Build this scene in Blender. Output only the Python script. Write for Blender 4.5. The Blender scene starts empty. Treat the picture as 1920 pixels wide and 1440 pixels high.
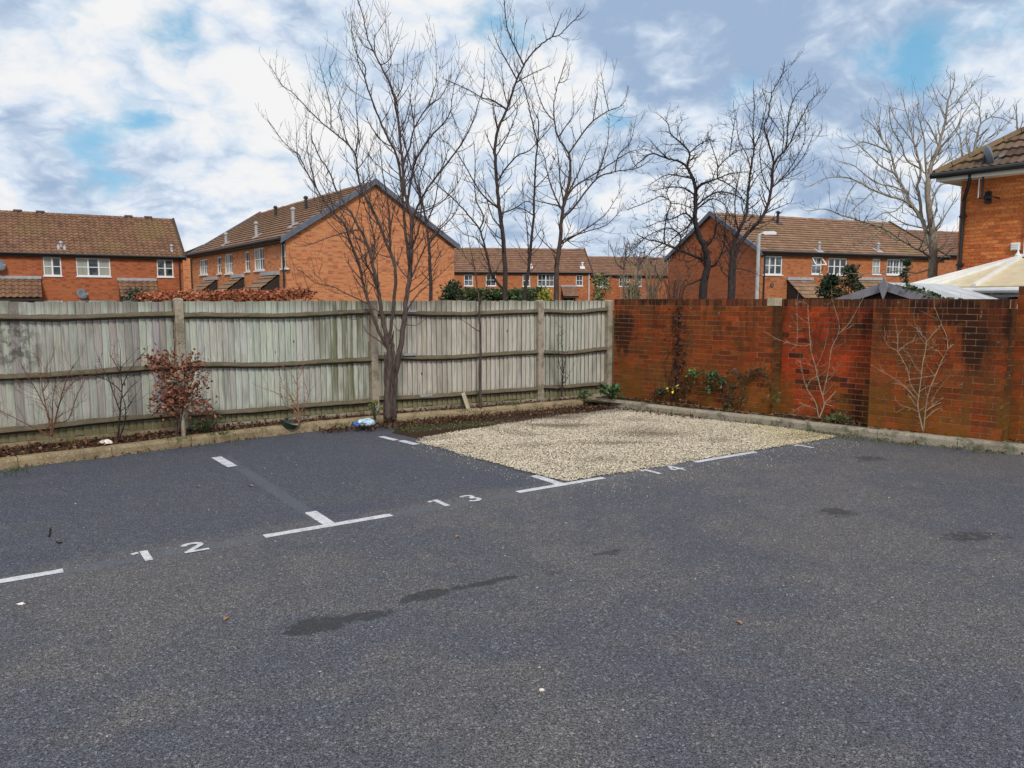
import bpy, math, random
import numpy as np
from mathutils import Vector, Matrix, Quaternion
random.seed(7)
RNG = np.random.default_rng(7)
R = math.radians
C = bpy.context.scene.collection
scn = bpy.context.scene

# ------------------------------------------------------------------ camera
F, CX, CY, HC = 1450., 960., 720., 1.8          # focal length in photo pixels, camera height
PITCH = math.atan((720 - 561) / F)
cp, sp = math.cos(PITCH), math.sin(PITCH)
cam = bpy.data.objects.new('camera', bpy.data.cameras.new('camera'))
C.objects.link(cam)
cam.location = (0, 0, HC)
cam.rotation_euler = (R(90) - PITCH, 0, 0)
cam.data.sensor_width = 36
cam.data.lens = 36 * F / 1920
cam.data.clip_end = 2000
scn.camera = cam

def ray(x, y):
    a, b = (x - CX) / F, -(y - CY) / F
    return Vector((a, cp + b * sp, -sp + b * cp))
def G(x, y, z=0.):                                # the place a photo pixel shows at height z
    r = ray(x, y); t = (z - HC) / r.z
    return Vector((r.x * t, r.y * t, z))
def AT(x, y, Y):                                  # ... at distance Y
    r = ray(x, y); t = Y / r.y
    return Vector((r.x * t, Y, HC + r.z * t))
def PX(p):
    z = p.z - HC; d = p.y * cp - z * sp; u = p.y * sp + z * cp
    return (CX + F * p.x / d, CY - F * u / d)

# ------------------------------------------------------------------ node helper
class NT:
    def __init__(s, tree): s.t = tree
    def n(s, typ, ins=None, **props):
        nd = s.t.nodes.new(typ)
        for k, v in props.items(): setattr(nd, k, v)
        for k, v in (ins or {}).items():
            sock = nd.inputs[k]
            if isinstance(v, bpy.types.NodeSocket): s.t.links.new(v, sock)
            else:
                if isinstance(v, tuple) and len(v) == 3 and sock.type == 'RGBA': v = (*v, 1)
                sock.default_value = v
        return nd
    def m(s, op, a, b=0., c=0., clamp=False):
        return s.n('ShaderNodeMath', {0: a, 1: b, 2: c}, operation=op, use_clamp=clamp).outputs[0]
    def vm(s, op, a, b=(0, 0, 0), out=0):
        return s.n('ShaderNodeVectorMath', {0: a, 1: b}, operation=op).outputs[out]
    def mix(s, f, a, b, mode='MIX'):
        nd = s.n('ShaderNodeMix', {0: f, 6: a, 7: b}, data_type='RGBA', blend_type=mode, clamp_factor=True)
        return nd.outputs[2]
    def ss(s, v, lo, hi, a=0., b=1.):
        return s.n('ShaderNodeMapRange', {0: v, 1: lo, 2: hi, 3: a, 4: b}, interpolation_type='SMOOTHSTEP').outputs[0]
    def lin(s, v, lo, hi, a=0., b=1.):
        return s.n('ShaderNodeMapRange', {0: v, 1: lo, 2: hi, 3: a, 4: b}).outputs[0]
    def noise(s, vec, scale, detail=3., rough=.55, dist=0., col=False):
        nd = s.n('ShaderNodeTexNoise', {'Vector': vec, 'Scale': scale, 'Detail': detail, 'Roughness': rough, 'Distortion': dist})
        return nd.outputs[1 if col else 0]
    def scale(s, vec, xyz):
        return s.vm('MULTIPLY', vec, xyz)
    def pos(s): return s.n('ShaderNodeNewGeometry').outputs['Position']
    def tint(s): return s.n('ShaderNodeAttribute', attribute_name='tint', attribute_type='GEOMETRY').outputs['Color']
    def lobe(s, P, c, r, rot=0.):
        """soft ellipsoid of radius r round the world point c, turned about z by rot: 1 inside, 0 outside"""
        v = s.vm('SUBTRACT', P, tuple(c))
        if rot: v = s.n('ShaderNodeVectorRotate', {'Vector': v, 'Angle': -rot}, rotation_type='Z_AXIS').outputs[0]
        v = s.vm('DIVIDE', v, tuple(r))
        return s.ss(s.vm('LENGTH', v, out=1), 1., .2)

# ------------------------------------------------------------------ world: broken winter cloud over a blue sky
SUN_EL, SUN_AZ = R(42), R(170)      # azimuth measured clockwise from +Y
w = bpy.data.worlds.new('World'); scn.world = w; w.use_nodes = True
nt = w.node_tree; nt.nodes.clear(); k = NT(nt)
D = k.n('ShaderNodeTexCoord').outputs['Generated']
D = k.vm('NORMALIZE', D)
sky = k.n('ShaderNodeTexSky', sky_type='NISHITA', sun_disc=False, sun_elevation=SUN_EL, sun_rotation=SUN_AZ,
          air_density=1.0, dust_density=.4, ozone_density=2.0).outputs[0]
dz = k.n('ShaderNodeSeparateXYZ', {0: D}).outputs[2]
den = k.m('ADD', k.m('MAXIMUM', dz, 0.), .48)
q = k.vm('DIVIDE', D, k.n('ShaderNodeCombineXYZ', {0: den, 1: den, 2: den}).outputs[0])
n1 = k.noise(k.vm('ADD', q, (3.1, 1.7, .4)), 2.7, 8., .56, .1)
n2 = k.noise(k.vm('ADD', q, (7.7, 4.2, 2.4)), 1.9, 7., .52, .15)
def dlobe(x, y, rx):
    d = ray(x, y).normalized()
    dist = k.m('ARCCOSINE', k.m('MINIMUM', k.vm('DOT_PRODUCT', D, tuple(d), out=1), 1.))
    return k.ss(dist, rx / F, 0.)
def total(lst):
    acc = None
    for x, y, r, a in lst:
        t = k.m('MULTIPLY', dlobe(x, y, r), a)
        acc = t if acc is None else k.m('ADD', acc, t)
    return acc
hole = total([(330, 60, 95, .40), (180, 287, 100, .45), (280, 235, 80, .36), (905, 38, 100, .55), (1000, 85, 110, .36), (1725, 110, 95, .72),
              (1600, 100, 80, .35), (830, 300, 80, .4), (1150, 215, 90, .35), (610, 130, 90, .35), (540, 285, 80, .3), (1900, 20, 150, .3), (1390, 160, 90, .3)])
grey = total([(1350, 50, 380, .85), (1700, 20, 360, .75), (1150, 90, 200, .35), (640, 90, 220, .3), (1560, 330, 260, .4), (1180, 400, 200, .25),
              (160, 370, 120, .3), (60, 250, 160, .25), (80, 60, 160, .18), (1300, 200, 200, .2), (1500, 400, 160, .2),
              (1350, 250, 200, -.35), (1650, 190, 200, -.35), (960, 210, 230, -.35), (140, 160, 170, -.25), (520, 130, 160, -.25), (480, 300, 200, -.15)])
warp = k.n('ShaderNodeVectorMath', {0: k.noise(q, 3.4, 4., .6, col=True), 1: (.16, .16, .16)}, operation='MULTIPLY').outputs[0]
qw = k.vm('ADD', q, warp)
def puffs(off, sc, det):
    # cumulus lumps: rounded bumps parted by creases, from folded noise at two sizes
    a = k.m('ABSOLUTE', k.m('SUBTRACT', k.noise(k.vm('ADD', qw, off), sc, 2., .5), .5))
    b_ = k.m('ABSOLUTE', k.m('SUBTRACT', k.noise(k.vm('ADD', qw, off), sc * 2.6, det, .58), .5))
    return k.m('ADD', k.m('MULTIPLY', a, 3.2), k.m('MULTIPLY', b_, 2.0))
p1 = puffs((3.1, 1.7, .4), 3.6, 6.)
p2 = puffs((7.7, 4.2, 2.4), 3.6, 6.); p3 = puffs((7.7, 4.2, 2.46), 3.6, 3.)
under_ = k.m('SUBTRACT', p3, p2)
nn1 = k.m('ADD', k.m('MULTIPLY', k.lin(n1, .3, .7), .5), k.m('MULTIPLY', p1, .55))
cover = k.ss(k.m('SUBTRACT', k.m('ADD', nn1, .40), k.m('MULTIPLY', hole, 1.0)), .14, .66)
nn2 = k.m('SUBTRACT', k.m('ADD', k.m('MULTIPLY', k.lin(n2, .3, .7), .55), .42), k.m('MULTIPLY', p2, .44))
nn2 = k.m('ADD', nn2, k.m('MULTIPLY', under_, .45))
shade = k.ss(k.m('ADD', nn2, k.m('MULTIPLY', grey, .62)), .27, 1.16)
cloud = k.n('ShaderNodeValToRGB', {0: shade})
els = cloud.color_ramp.elements
els[0].position = 0; els[0].color = (9.1, 9.1, 9.15, 1)
els[1].position = 1; els[1].color = (3.4, 4.6, 6.5, 1)
e = els.new(.38); e.color = (6.9, 7.8, 9.0, 1)
blue = k.mix(.55, sky, (2.1, 5.9, 8.6))
col = k.mix(cover, blue, cloud.outputs[0])
bg = k.n('ShaderNodeBackground', {0: col, 1: .1})
nt.links.new(bg.outputs[0], k.n('ShaderNodeOutputWorld').inputs[0])

# ------------------------------------------------------------------ sun (veiled, so soft) and exposure
sun = bpy.data.objects.new('sun', bpy.data.lights.new('sun', 'SUN')); C.objects.link(sun)
sun.data.energy = 2.6; sun.data.angle = R(11); sun.data.color = (1., .95, .88)
sd = Vector((math.sin(SUN_AZ) * math.cos(SUN_EL), math.cos(SUN_AZ) * math.cos(SUN_EL), math.sin(SUN_EL)))
sun.rotation_euler = sd.to_track_quat('Z', 'Y').to_euler()
scn.view_settings.view_transform = 'Standard'; scn.view_settings.look = 'None'
scn.view_settings.exposure = 0.0; scn.view_settings.gamma = 1.0; scn.view_settings.use_curve_mapping = False
scn.render.engine = 'CYCLES'
scn.cycles.max_bounces = 6; scn.cycles.diffuse_bounces = 3; scn.cycles.transparent_max_bounces = 8

# ------------------------------------------------------------------ materials
def new_mat(name):
    m = bpy.data.materials.new(name); m.use_nodes = True
    nt = m.node_tree; b = nt.nodes['Principled BSDF']
    return m, NT(nt), b
def fin(k, b, col=None, rough=None, bump=None, bstr=.3, bdist=.01, spec=None):
    if col is not None:
        if isinstance(col, tuple): b.inputs['Base Color'].default_value = (*col, 1)
        else: k.t.links.new(col, b.inputs['Base Color'])
    if rough is not None:
        if isinstance(rough, float): b.inputs['Roughness'].default_value = rough
        else: k.t.links.new(rough, b.inputs['Roughness'])
    if spec is not None: b.inputs['Specular IOR Level'].default_value = spec
    if bump is not None:
        bn = k.n('ShaderNodeBump', {'Height': bump, 'Strength': bstr, 'Distance': bdist})
        k.t.links.new(bn.outputs[0], b.inputs['Normal'])

def plain(name, col, rough=.6, spec=.3, metallic=0., var=.15, scale=6.):
    m, k, b = new_mat(name)
    nz = k.noise(k.pos(), scale, 4.)
    c = k.mix(1., (*col, 1), k.n('ShaderNodeCombineColor', {0: k.lin(nz, .3, .7, 1 - var, 1 + var), 1: k.lin(nz, .3, .7, 1 - var, 1 + var), 2: k.lin(nz, .3, .7, 1 - var, 1 + var)}).outputs[0], 'MULTIPLY')
    fin(k, b, c, rough, spec=spec); b.inputs['Metallic'].default_value = metallic
    return m
def tinted(name, rough=.8, spec=.2, scale=40., amp=.35, stretch=(1, 1, 1), translucent=0., bstr=.0):
    """colour comes from the piece's own tint, broken up by a little noise"""
    m, k, b = new_mat(name)
    nz = k.noise(k.scale(k.pos(), stretch), scale, 4.)
    g = k.lin(nz, .3, .7, 1 - amp, 1 + amp)
    c = k.mix(1., k.tint(), k.n('ShaderNodeCombineColor', {0: g, 1: g, 2: g}).outputs[0], 'MULTIPLY')
    fin(k, b, c, rough, nz if bstr else None, bstr, .01, spec)
    if translucent: b.inputs['Transmission Weight'].default_value = 0.
    return m
M = {}

# asphalt: aggregate of light and dark chips, brown and blue patches, oil stains and blacked-out old lines
BU = Vector((.828, .561, 0)); BV = Vector((-.561, .828, 0)); BANG = math.atan2(.561, .828)
m, k, b = new_mat('asphalt'); P = k.pos()
vor = k.n('ShaderNodeTexVoronoi', {'Vector': P, 'Scale': 185.}, feature='F1')
chip = k.n('ShaderNodeSeparateColor', {0: vor.outputs['Color']}).outputs[0]
vor2 = k.n('ShaderNodeTexVoronoi', {'Vector': P, 'Scale': 105.}, feature='F1')
chip2 = k.n('ShaderNodeSeparateColor', {0: vor2.outputs['Color']}).outputs[1]
vor3 = k.n('ShaderNodeTexVoronoi', {'Vector': P, 'Scale': 17.}, feature='F1')
chip3 = k.n('ShaderNodeSeparateColor', {0: vor3.outputs['Color']}).outputs[1]
big = k.noise(P, .55, 5., .6); mid = k.noise(P, 2.6, 5., .6); fine = k.noise(P, 22., 4., .7)
base = k.mix(k.ss(k.m('ADD', big, k.m('MULTIPLY', k.m('SUBTRACT', mid, .5), .35)), .40, .60), (.098, .101, .120), (.128, .122, .125))
base = k.mix(k.m('MULTIPLY', k.ss(mid, .52, .72), .5), base, (.152, .142, .137))
bay = k.ss(k.n('ShaderNodeSeparateXYZ', {0: k.n('ShaderNodeVectorRotate', {'Vector': P, 'Angle': -BANG}, rotation_type='Z_AXIS').outputs[0]}).outputs[1],
           5.9, 6.15)
base = k.mix(k.m('MULTIPLY', bay, .62), base, (.066, .075, .104))
base = k.mix(k.m('MULTIPLY', k.ss(fine, .5, .75), .42), base, (.052, .054, .064))
g = k.m('ADD', k.lin(chip, 0., 1., .18, 1.80), k.m('MULTIPLY', k.ss(chip2, .88, .97), 1.3))
g = k.m('ADD', g, k.m('MULTIPLY', k.m('MULTIPLY', k.ss(chip3, .965, .98), k.ss(vor3.outputs['Distance'], .16, .1)), 2.2))
gap = k.ss(vor.outputs['Distance'], .55, .8)
g = k.m('MULTIPLY', g, k.lin(gap, 0, 1, 1., .6))
base = k.mix(1., base, k.n('ShaderNodeCombineColor', {0: g, 1: g, 2: g}).outputs[0], 'MULTIPLY')
st = None
def add_st(t, a):
    global st
    t = k.m('MULTIPLY', t, a); st = t if st is None else k.m('MAXIMUM', st, t)
for (x0, y0, x1, y1, wd, a) in [(540, 1188, 640, 1160, .12, 1.), (620, 1166, 735, 1148, .07, .9), (760, 1126, 840, 1105, .08, 1.), (850, 1104, 975, 1080, .05, .75),
                             (1110, 1042, 1180, 1030, .07, .4), (1535, 955, 1600, 965, .17, .62), (1760, 1008, 1880, 1003, .15, .55), (1600, 862, 1660, 858, .2, .5), (980, 1085, 1080, 1065, .05, .3)]:
    a0, a1 = G(x0, y0), G(x1, y1); mid_ = (a0 + a1) / 2; d = a1 - a0
    add_st(k.lobe(P, (mid_.x, mid_.y, 0), (d.length * .85, wd * 1.35, 1), math.atan2(d.y, d.x)), a)
rag = k.m('SUBTRACT', k.noise(P, 13., 8., .72), .5)
spot = k.ss(k.m('ADD', k.m('MULTIPLY', st, .9), k.m('MULTIPLY', rag, 2.8)), .20, .5)
spot = k.m('MULTIPLY', k.m('MULTIPLY', spot, k.ss(st, .02, .25)), k.lin(chip, 0., 1., 1.15, .58))
base = k.mix(k.m('MULTIPLY', spot, .92), base, (.026, .026, .028))
# blacked-out old line between the painted dashes
Q = k.n('ShaderNodeVectorRotate', {'Vector': k.vm('SUBTRACT', P, (-1.45, 6.03, 0)), 'Angle': -BANG}, rotation_type='Z_AXIS').outputs[0]
Qs = k.n('ShaderNodeSeparateXYZ', {0: Q})
l1 = k.ss(k.m('ABSOLUTE', Qs.outputs[1]), .085, .05)
qx = k.m('ABSOLUTE', k.m('ADD', Qs.outputs[0], .02))
l2 = k.m('MULTIPLY', k.ss(qx, .075, .045), k.m('MULTIPLY', k.ss(Qs.outputs[1], 0., .1), k.ss(Qs.outputs[1], 3.5, 3.2)))
old = k.m('MULTIPLY', k.m('MAXIMUM', l1, l2), k.ss(k.noise(P, 5., 3.), .25, .5))
base = k.mix(k.m('MULTIPLY', old, .5), base, (.125, .140, .170))
hgt = k.m('SUBTRACT', k.m('MULTIPLY', fine, .5), vor.outputs['Distance'])
fin(k, b, base, k.lin(chip, 0, 1, .6, .9), hgt, .7, .014, .35)
M['asphalt'] = m

m, k, b = new_mat('road_paint'); P = k.pos()
wear = k.ss(k.noise(P, 75., 5., .8), .50, .64); wear2 = k.ss(k.noise(P, 9., 6., .75), .47, .63)
c = k.mix(k.m('MULTIPLY', k.m('MAXIMUM', wear, k.m('MULTIPLY', wear2, .6)), .75), k.mix(k.noise(P, 6., 3.), (.5, .5, .53), (.66, .66, .68)), (.14, .14, .15))
fin(k, b, c, .7, k.noise(P, 90., 3.), .3, .004, .3); M['paint'] = m

m, k, b = new_mat('gravel_base'); P = k.pos()
c = k.mix(k.noise(P, 90., 4., .7), (.09, .072, .052), (.24, .20, .15))
fin(k, b, c, .95, k.noise(P, 90., 3.), .8, .01, .1); M['gravel_base'] = m
M['gravel'] = tinted('gravel_stone', .8, .25, 30., .25)
m, k, b = new_mat('soil'); P = k.pos()
c = k.mix(k.noise(P, 14., 6., .7), (.018, .011, .007), (.085, .05, .03))
fin(k, b, c, .95, k.noise(P, 30., 5., .7), 1., .03, .1); M['soil'] = m
m, k, b = new_mat('rough_grass'); P = k.pos()
c = k.mix(k.noise(P, .5, 6., .7), (.05, .045, .025), (.05, .07, .022))
fin(k, b, c, .95, k.noise(P, 8., 5.), 1., .05, .1); M['ground'] = m
M['house_brick'] = tinted('house_brick', .88, .2, 24., .3, bstr=.3)
M['leaf'] = tinted('leaf', .55, .35, 60., .2)
M['dead_leaf'] = tinted('dead_leaf', .75, .2, 60., .25)
M['bark'] = tinted('bark', .9, .15, 34., .42, (1, 1, .35), bstr=.6)

m, k, b = new_mat('weathered_board'); P = k.pos(); t = k.tint()
sxyz = k.n('ShaderNodeSeparateXYZ', {0: P}); zz = sxyz.outputs[2]
grain = k.noise(k.scale(P, (1, 1, .05)), 75., 5., .65)
blot = k.noise(k.scale(P, (1, 1, .35)), 2.6, 5., .6)
c = k.mix(1., t, k.n('ShaderNodeCombineColor', {0: k.lin(grain, .25, .75,  .55, 1.36), 1: k.lin(grain, .25, .75, .55, 1.36), 2: k.lin(grain, .25, .75, .55, 1.34)}).outputs[0], 'MULTIPLY')
c = k.mix(k.m('MULTIPLY', k.ss(blot, .5, .72), .45), c, (.12, .10, .075))
streak = k.noise(k.scale(P, (1, 1, .09)), 11., 4., .6)
c = k.mix(k.m('MULTIPLY', k.ss(streak, .55, .72), .5), c, (.12, .112, .09))
alg = k.m('MULTIPLY', k.ss(k.m('ADD', zz, k.m('MULTIPLY', streak, .3)), .55, .36), .85)
c = k.mix(alg, c, k.mix(grain, (.075, .068, .026), (.25, .21, .09)))
alt = k.m('MULTIPLY', k.ss(k.m('ADD', zz, k.m('MULTIPLY', streak, .25)), 1.76, 1.92), .4)
c = k.mix(alt, c, (.09, .09, .05))
moss = k.m('MULTIPLY', k.lobe(P, (-2.35, 11.3, 1.0), (.75, .75, 1.6)), k.ss(streak, .38, .6))
c = k.mix(k.m('MULTIPLY', moss, .8), c, (.105, .10, .028))
dk = k.m('MULTIPLY', k.lobe(P, (-5.75, 8.95, 1.25), (.35, .35, .7)), k.ss(k.noise(P, 9., 5., .7), .42, .6))
c = k.mix(k.m('MULTIPLY', dk, .75), c, (.05, .05, .045))
kn = k.n('ShaderNodeTexVoronoi', {'Vector': k.scale(P, (1, 1, .55)), 'Scale': 4.6}, feature='F1')
knot = k.m('MULTIPLY', k.ss(kn.outputs['Distance'], .075, .05), k.ss(k.n('ShaderNodeSeparateColor', {0: kn.outputs['Color']}).outputs[0], .45, .5))
c = k.mix(k.m('MULTIPLY', knot, .85), c, (.035, .028, .022))
fin(k, b, c, .9, grain, .45, .006, .12); M['board'] = m

m, k, b = new_mat('arris_rail'); P = k.pos(); nz = k.noise(k.scale(P, (1, 1, 3)), 9., 6., .7)
nrm = k.n('ShaderNodeSeparateXYZ', {0: k.n('ShaderNodeNewGeometry').outputs['Normal']}).outputs[2]
c = k.mix(nz, (.04, .033, .025), (.21, .175, .12))
c = k.mix(k.m('MULTIPLY', k.ss(k.noise(P, 6., 5., .7), .5, .68), .7), c, (.075, .07, .03))
fin(k, b, c, .9, nz, .9, .02, .1); M['rail'] = m

def concrete(name, c0, c1, moss=None):
    m, k, b = new_mat(name); P = k.pos()
    nz = k.noise(P, 45., 5., .7); lo = k.noise(P, 2.5, 5., .65)
    c = k.mix(nz, c0, c1)
    c = k.mix(k.m('MULTIPLY', k.ss(lo, .45, .7), .6), c, tuple(x * .45 for x in c0))
    ch = k.n('ShaderNodeTexVoronoi', {'Vector': P, 'Scale': 120.})
    c = k.mix(k.m('MULTIPLY', k.ss(k.n('ShaderNodeSeparateColor', {0: ch.outputs['Color']}).outputs[0], .8, .9), .35), c, tuple(min(1, x * 1.6) for x in c1))
    if moss: c = k.mix(k.m('MULTIPLY', k.ss(k.noise(P, 5.5, 6., .75), .48, .62), moss[1]), c, moss[0])
    fin(k, b, c, .92, nz, .6, .01, .12)
    return m
M['post'] = concrete('post_concrete', (.22, .185, .14), (.40, .345, .27), ((.10, .085, .05), .6))
M['kerb'] = concrete('kerb_concrete', (.20, .150, .085), (.36, .285, .18), ((.10, .08, .04), .5))
M['kerb_grey'] = concrete('kerb_mossy_concrete', (.20, .175, .135), (.38, .33, .25), ((.065, .075, .04), .75))

# bricks of the garden wall: own tint, soot at the top, yellow-green lichen low down
m, k, b = new_mat('wall_brick'); P = k.pos()
zz = k.n('ShaderNodeSeparateXYZ', {0: P}).outputs[2]
nz = k.noise(P, 26., 5., .7); vs = k.noise(k.scale(P, (1, 1, .22)), 3.2, 5., .65); bl = k.noise(P, 3.1, 6., .7)
gg = k.lin(nz, .25, .75, .62, 1.35)
c = k.mix(1., k.tint(), k.n('ShaderNodeCombineColor', {0: gg, 1: gg, 2: gg}).outputs[0], 'MULTIPLY')
c = k.mix(k.m('MULTIPLY', k.ss(bl, .42, .62), .62), c, (.085, .045, .018))
c = k.mix(k.m('MULTIPLY', k.m('MULTIPLY', k.ss(vs, .40, .58), k.ss(zz, .95, .3)), .55), c, (.17, .09, .014))
soot = k.m('MULTIPLY', k.ss(vs, .45, .6), k.ss(k.m('ADD', zz, k.m('MULTIPLY', bl, .7)), 1.25, 1.85))
lob = None
for (x, y, rz, r) in [(1290, 605, .5, .42), (1440, 572, .22, .35), (1270, 720, .6, .3), (1800, 585, .25, .5), (1830, 640, .55, .3), (1735, 575, .2, .35), (1895, 610, .5, .35), (1240, 560, .2, .6), (1170, 620, .6, .35)]:
    base_s = (G(x, 780, .1)); pp = AT(x, y, 13.6 - 4.58 * max(0, (x - 1145)) / 730. if x < 1900 else 9.2)
    t = k.lobe(P, pp, (r, r, rz)); lob = t if lob is None else k.m('MAXIMUM', lob, t)
run = k.noise(k.scale(P, (1, 1, .12)), 8., 5., .65)
soot = k.m('MULTIPLY', soot, .75)
soot = k.m('MAXIMUM', soot, k.m('MULTIPLY', k.ss(k.m('ADD', lob, k.m('MULTIPLY', k.m('SUBTRACT', run, .5), 2.2)), .15, .75), k.ss(lob, .0, .25)))
c = k.mix(k.m('MULTIPLY', soot, .84), c, (.018, .012, .010))
eff = k.m('MULTIPLY', k.ss(k.noise(P, 14., 4., .7), .67, .72), .75)
c = k.mix(eff, c, (.42, .34, .25))
fin(k, b, c, .95, nz, .5, .006, .06); M['brick'] = m
m, k, b = new_mat('wall_mortar'); P = k.pos()
c0 = k.noise(k.scale(P, (1, 1, .22)), 3.2, 5., .65)
c = k.mix(k.noise(P, 12., 5., .7), (.28, .145, .075), (.66, .39, .24))
c = k.mix(k.m('MULTIPLY', k.ss(c0, .46, .64), .5), c, (.07, .045, .03))
fin(k, b, c, .95, k.noise(P, 90., 3.), .5, .004, .1); M['mortar'] = m

def brick_tex(name, c1, c2, mortar, dark, uvscale=1.):
    m, k, b = new_mat(name)
    uv = k.n('ShaderNodeUVMap').outputs[0]
    br = k.n('ShaderNodeTexBrick', {'Vector': uv, 'Color1': c1, 'Color2': c2, 'Mortar': mortar, 'Scale': 1., 'Mortar Size': .011, 'Mortar Smooth': .15,
                                    'Bias': -.1, 'Brick Width': .225, 'Row Height': .075}, offset=.5)
    P = k.pos()
    nz = k.noise(k.scale(uv, (.45, 2.2, 1)), 2.2, 6., .7); cl = k.noise(P, .35, 4.)
    cell = k.n('ShaderNodeTexNoise', {'Vector': k.vm('SNAP', uv, (.225, .075, 1.)), 'Scale': 9.7, 'Detail': 1.}).outputs[0]
    c = k.mix(k.m('MULTIPLY', k.ss(cell, .52, .64), .6), br.outputs[0], dark)
    c = k.mix(k.m('MULTIPLY', k.ss(nz, .5, .7), .45), c, dark)
    c = k.mix(k.m('MULTIPLY', k.ss(cl, .45, .65), .35), c, c2)
    fin(k, b, c, .9, br.outputs['Fac'], -.4, .01, .15)
    return m
M['brick_orange'] = brick_tex('gable_brickwork', (.50, .155, .060), (.60, .235, .095), (.46, .26, .15), (.24, .078, .042))
M['brick_red'] = brick_tex('red_brickwork', (.34, .078, .028), (.41, .115, .04), (.33, .17, .10), (.18, .045, .022))
M['brick_mid'] = brick_tex('house_brickwork', (.37, .10, .036), (.45, .15, .05), (.36, .20, .11), (.20, .06, .028))

m, k, b = new_mat('roof_tile'); P = k.pos(); nz = k.noise(P, 5., 5., .7); lo = k.noise(P, .45, 5., .65)
gg = k.lin(nz, .25, .75, .65, 1.3)
c = k.mix(1., k.tint(), k.n('ShaderNodeCombineColor', {0: gg, 1: gg, 2: gg}).outputs[0], 'MULTIPLY')
c = k.mix(k.m('MULTIPLY', k.ss(lo, .5, .68), .55), c, (.19, .14, .06))
c = k.mix(k.m('MULTIPLY', k.ss(k.noise(P, 1.7, 5., .7), .54, .68), .4), c, (.05, .038, .03))
fin(k, b, c, .9, nz, .4, .02, .15); M['tile'] = m

M['white'] = plain('white_frame', (.72, .72, .72), .35, .4, var=.06)
M['grey_lead'] = plain('lead_flashing', (.34, .34, .36), .6, .4, var=.2)
M['black'] = plain('black_plastic', (.018, .018, .02), .45, .4)
M['brown_dark'] = plain('dark_stained_wood', (.05, .03, .022), .6, .3)
M['verge'] = plain('slate_blue_verge', (.11, .12, .155), .5, .4)
M['metal'] = plain('galvanised_steel', (.42, .43, .45), .45, .5, .6)
M['lamp_grey'] = plain('lamp_grey_paint', (.40, .41, .40), .5, .4)
M['dish'] = plain('dish_grey', (.16, .19, .23), .5, .4)
M['poly'] = plain('cream_polycarbonate', (.62, .54, .36), .35, .4, var=.12)
M['felt'] = plain('roofing_felt', (.42, .44, .46), .9, .2, var=.25, scale=3.)
M['bargeboard'] = plain('slate_grey_bargeboard', (.20, .20, .225), .8, .2, var=.2)
M['offcut'] = plain('pale_timber', (.36, .31, .22), .8, .2, var=.25, scale=20.)
M['porch_dark'] = plain('porch_lining', (.035, .028, .026), .8, .2)  # near-black finish of the porch sides and front beam
M['bag_white'] = plain('pale_blue_plastic_bag', (.36, .48, .58), .35, .5, var=.15, scale=25.)
M['bag_blue'] = plain('blue_plastic_bag', (.05, .12, .33), .35, .5, var=.25, scale=25.)
M['cup'] = plain('orange_wrapper', (.62, .13, .04), .5, .4)
M['litter'] = plain('white_litter', (.68, .62, .56), .6, .3)
M['darkgreen'] = plain('dark_green_plastic', (.014, .03, .026), .35, .5)
m, k, b = new_mat('window_glass')
P = k.pos(); nz = k.noise(P, 1.1, 3.)
fin(k, b, k.mix(k.ss(nz, .42, .6), (.012, .016, .02), (.12, .135, .14)), .06, spec=.7); M['glass'] = m
m, k, b = new_mat('curtained_glass')
P = k.pos(); fold = k.noise(k.scale(P, (1, 1, .05)), 14., 3.)
fin(k, b, k.mix(fold, (.16, .16, .13), (.42, .42, .36)), .12, spec=.6); M['glass_curtain'] = m

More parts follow.
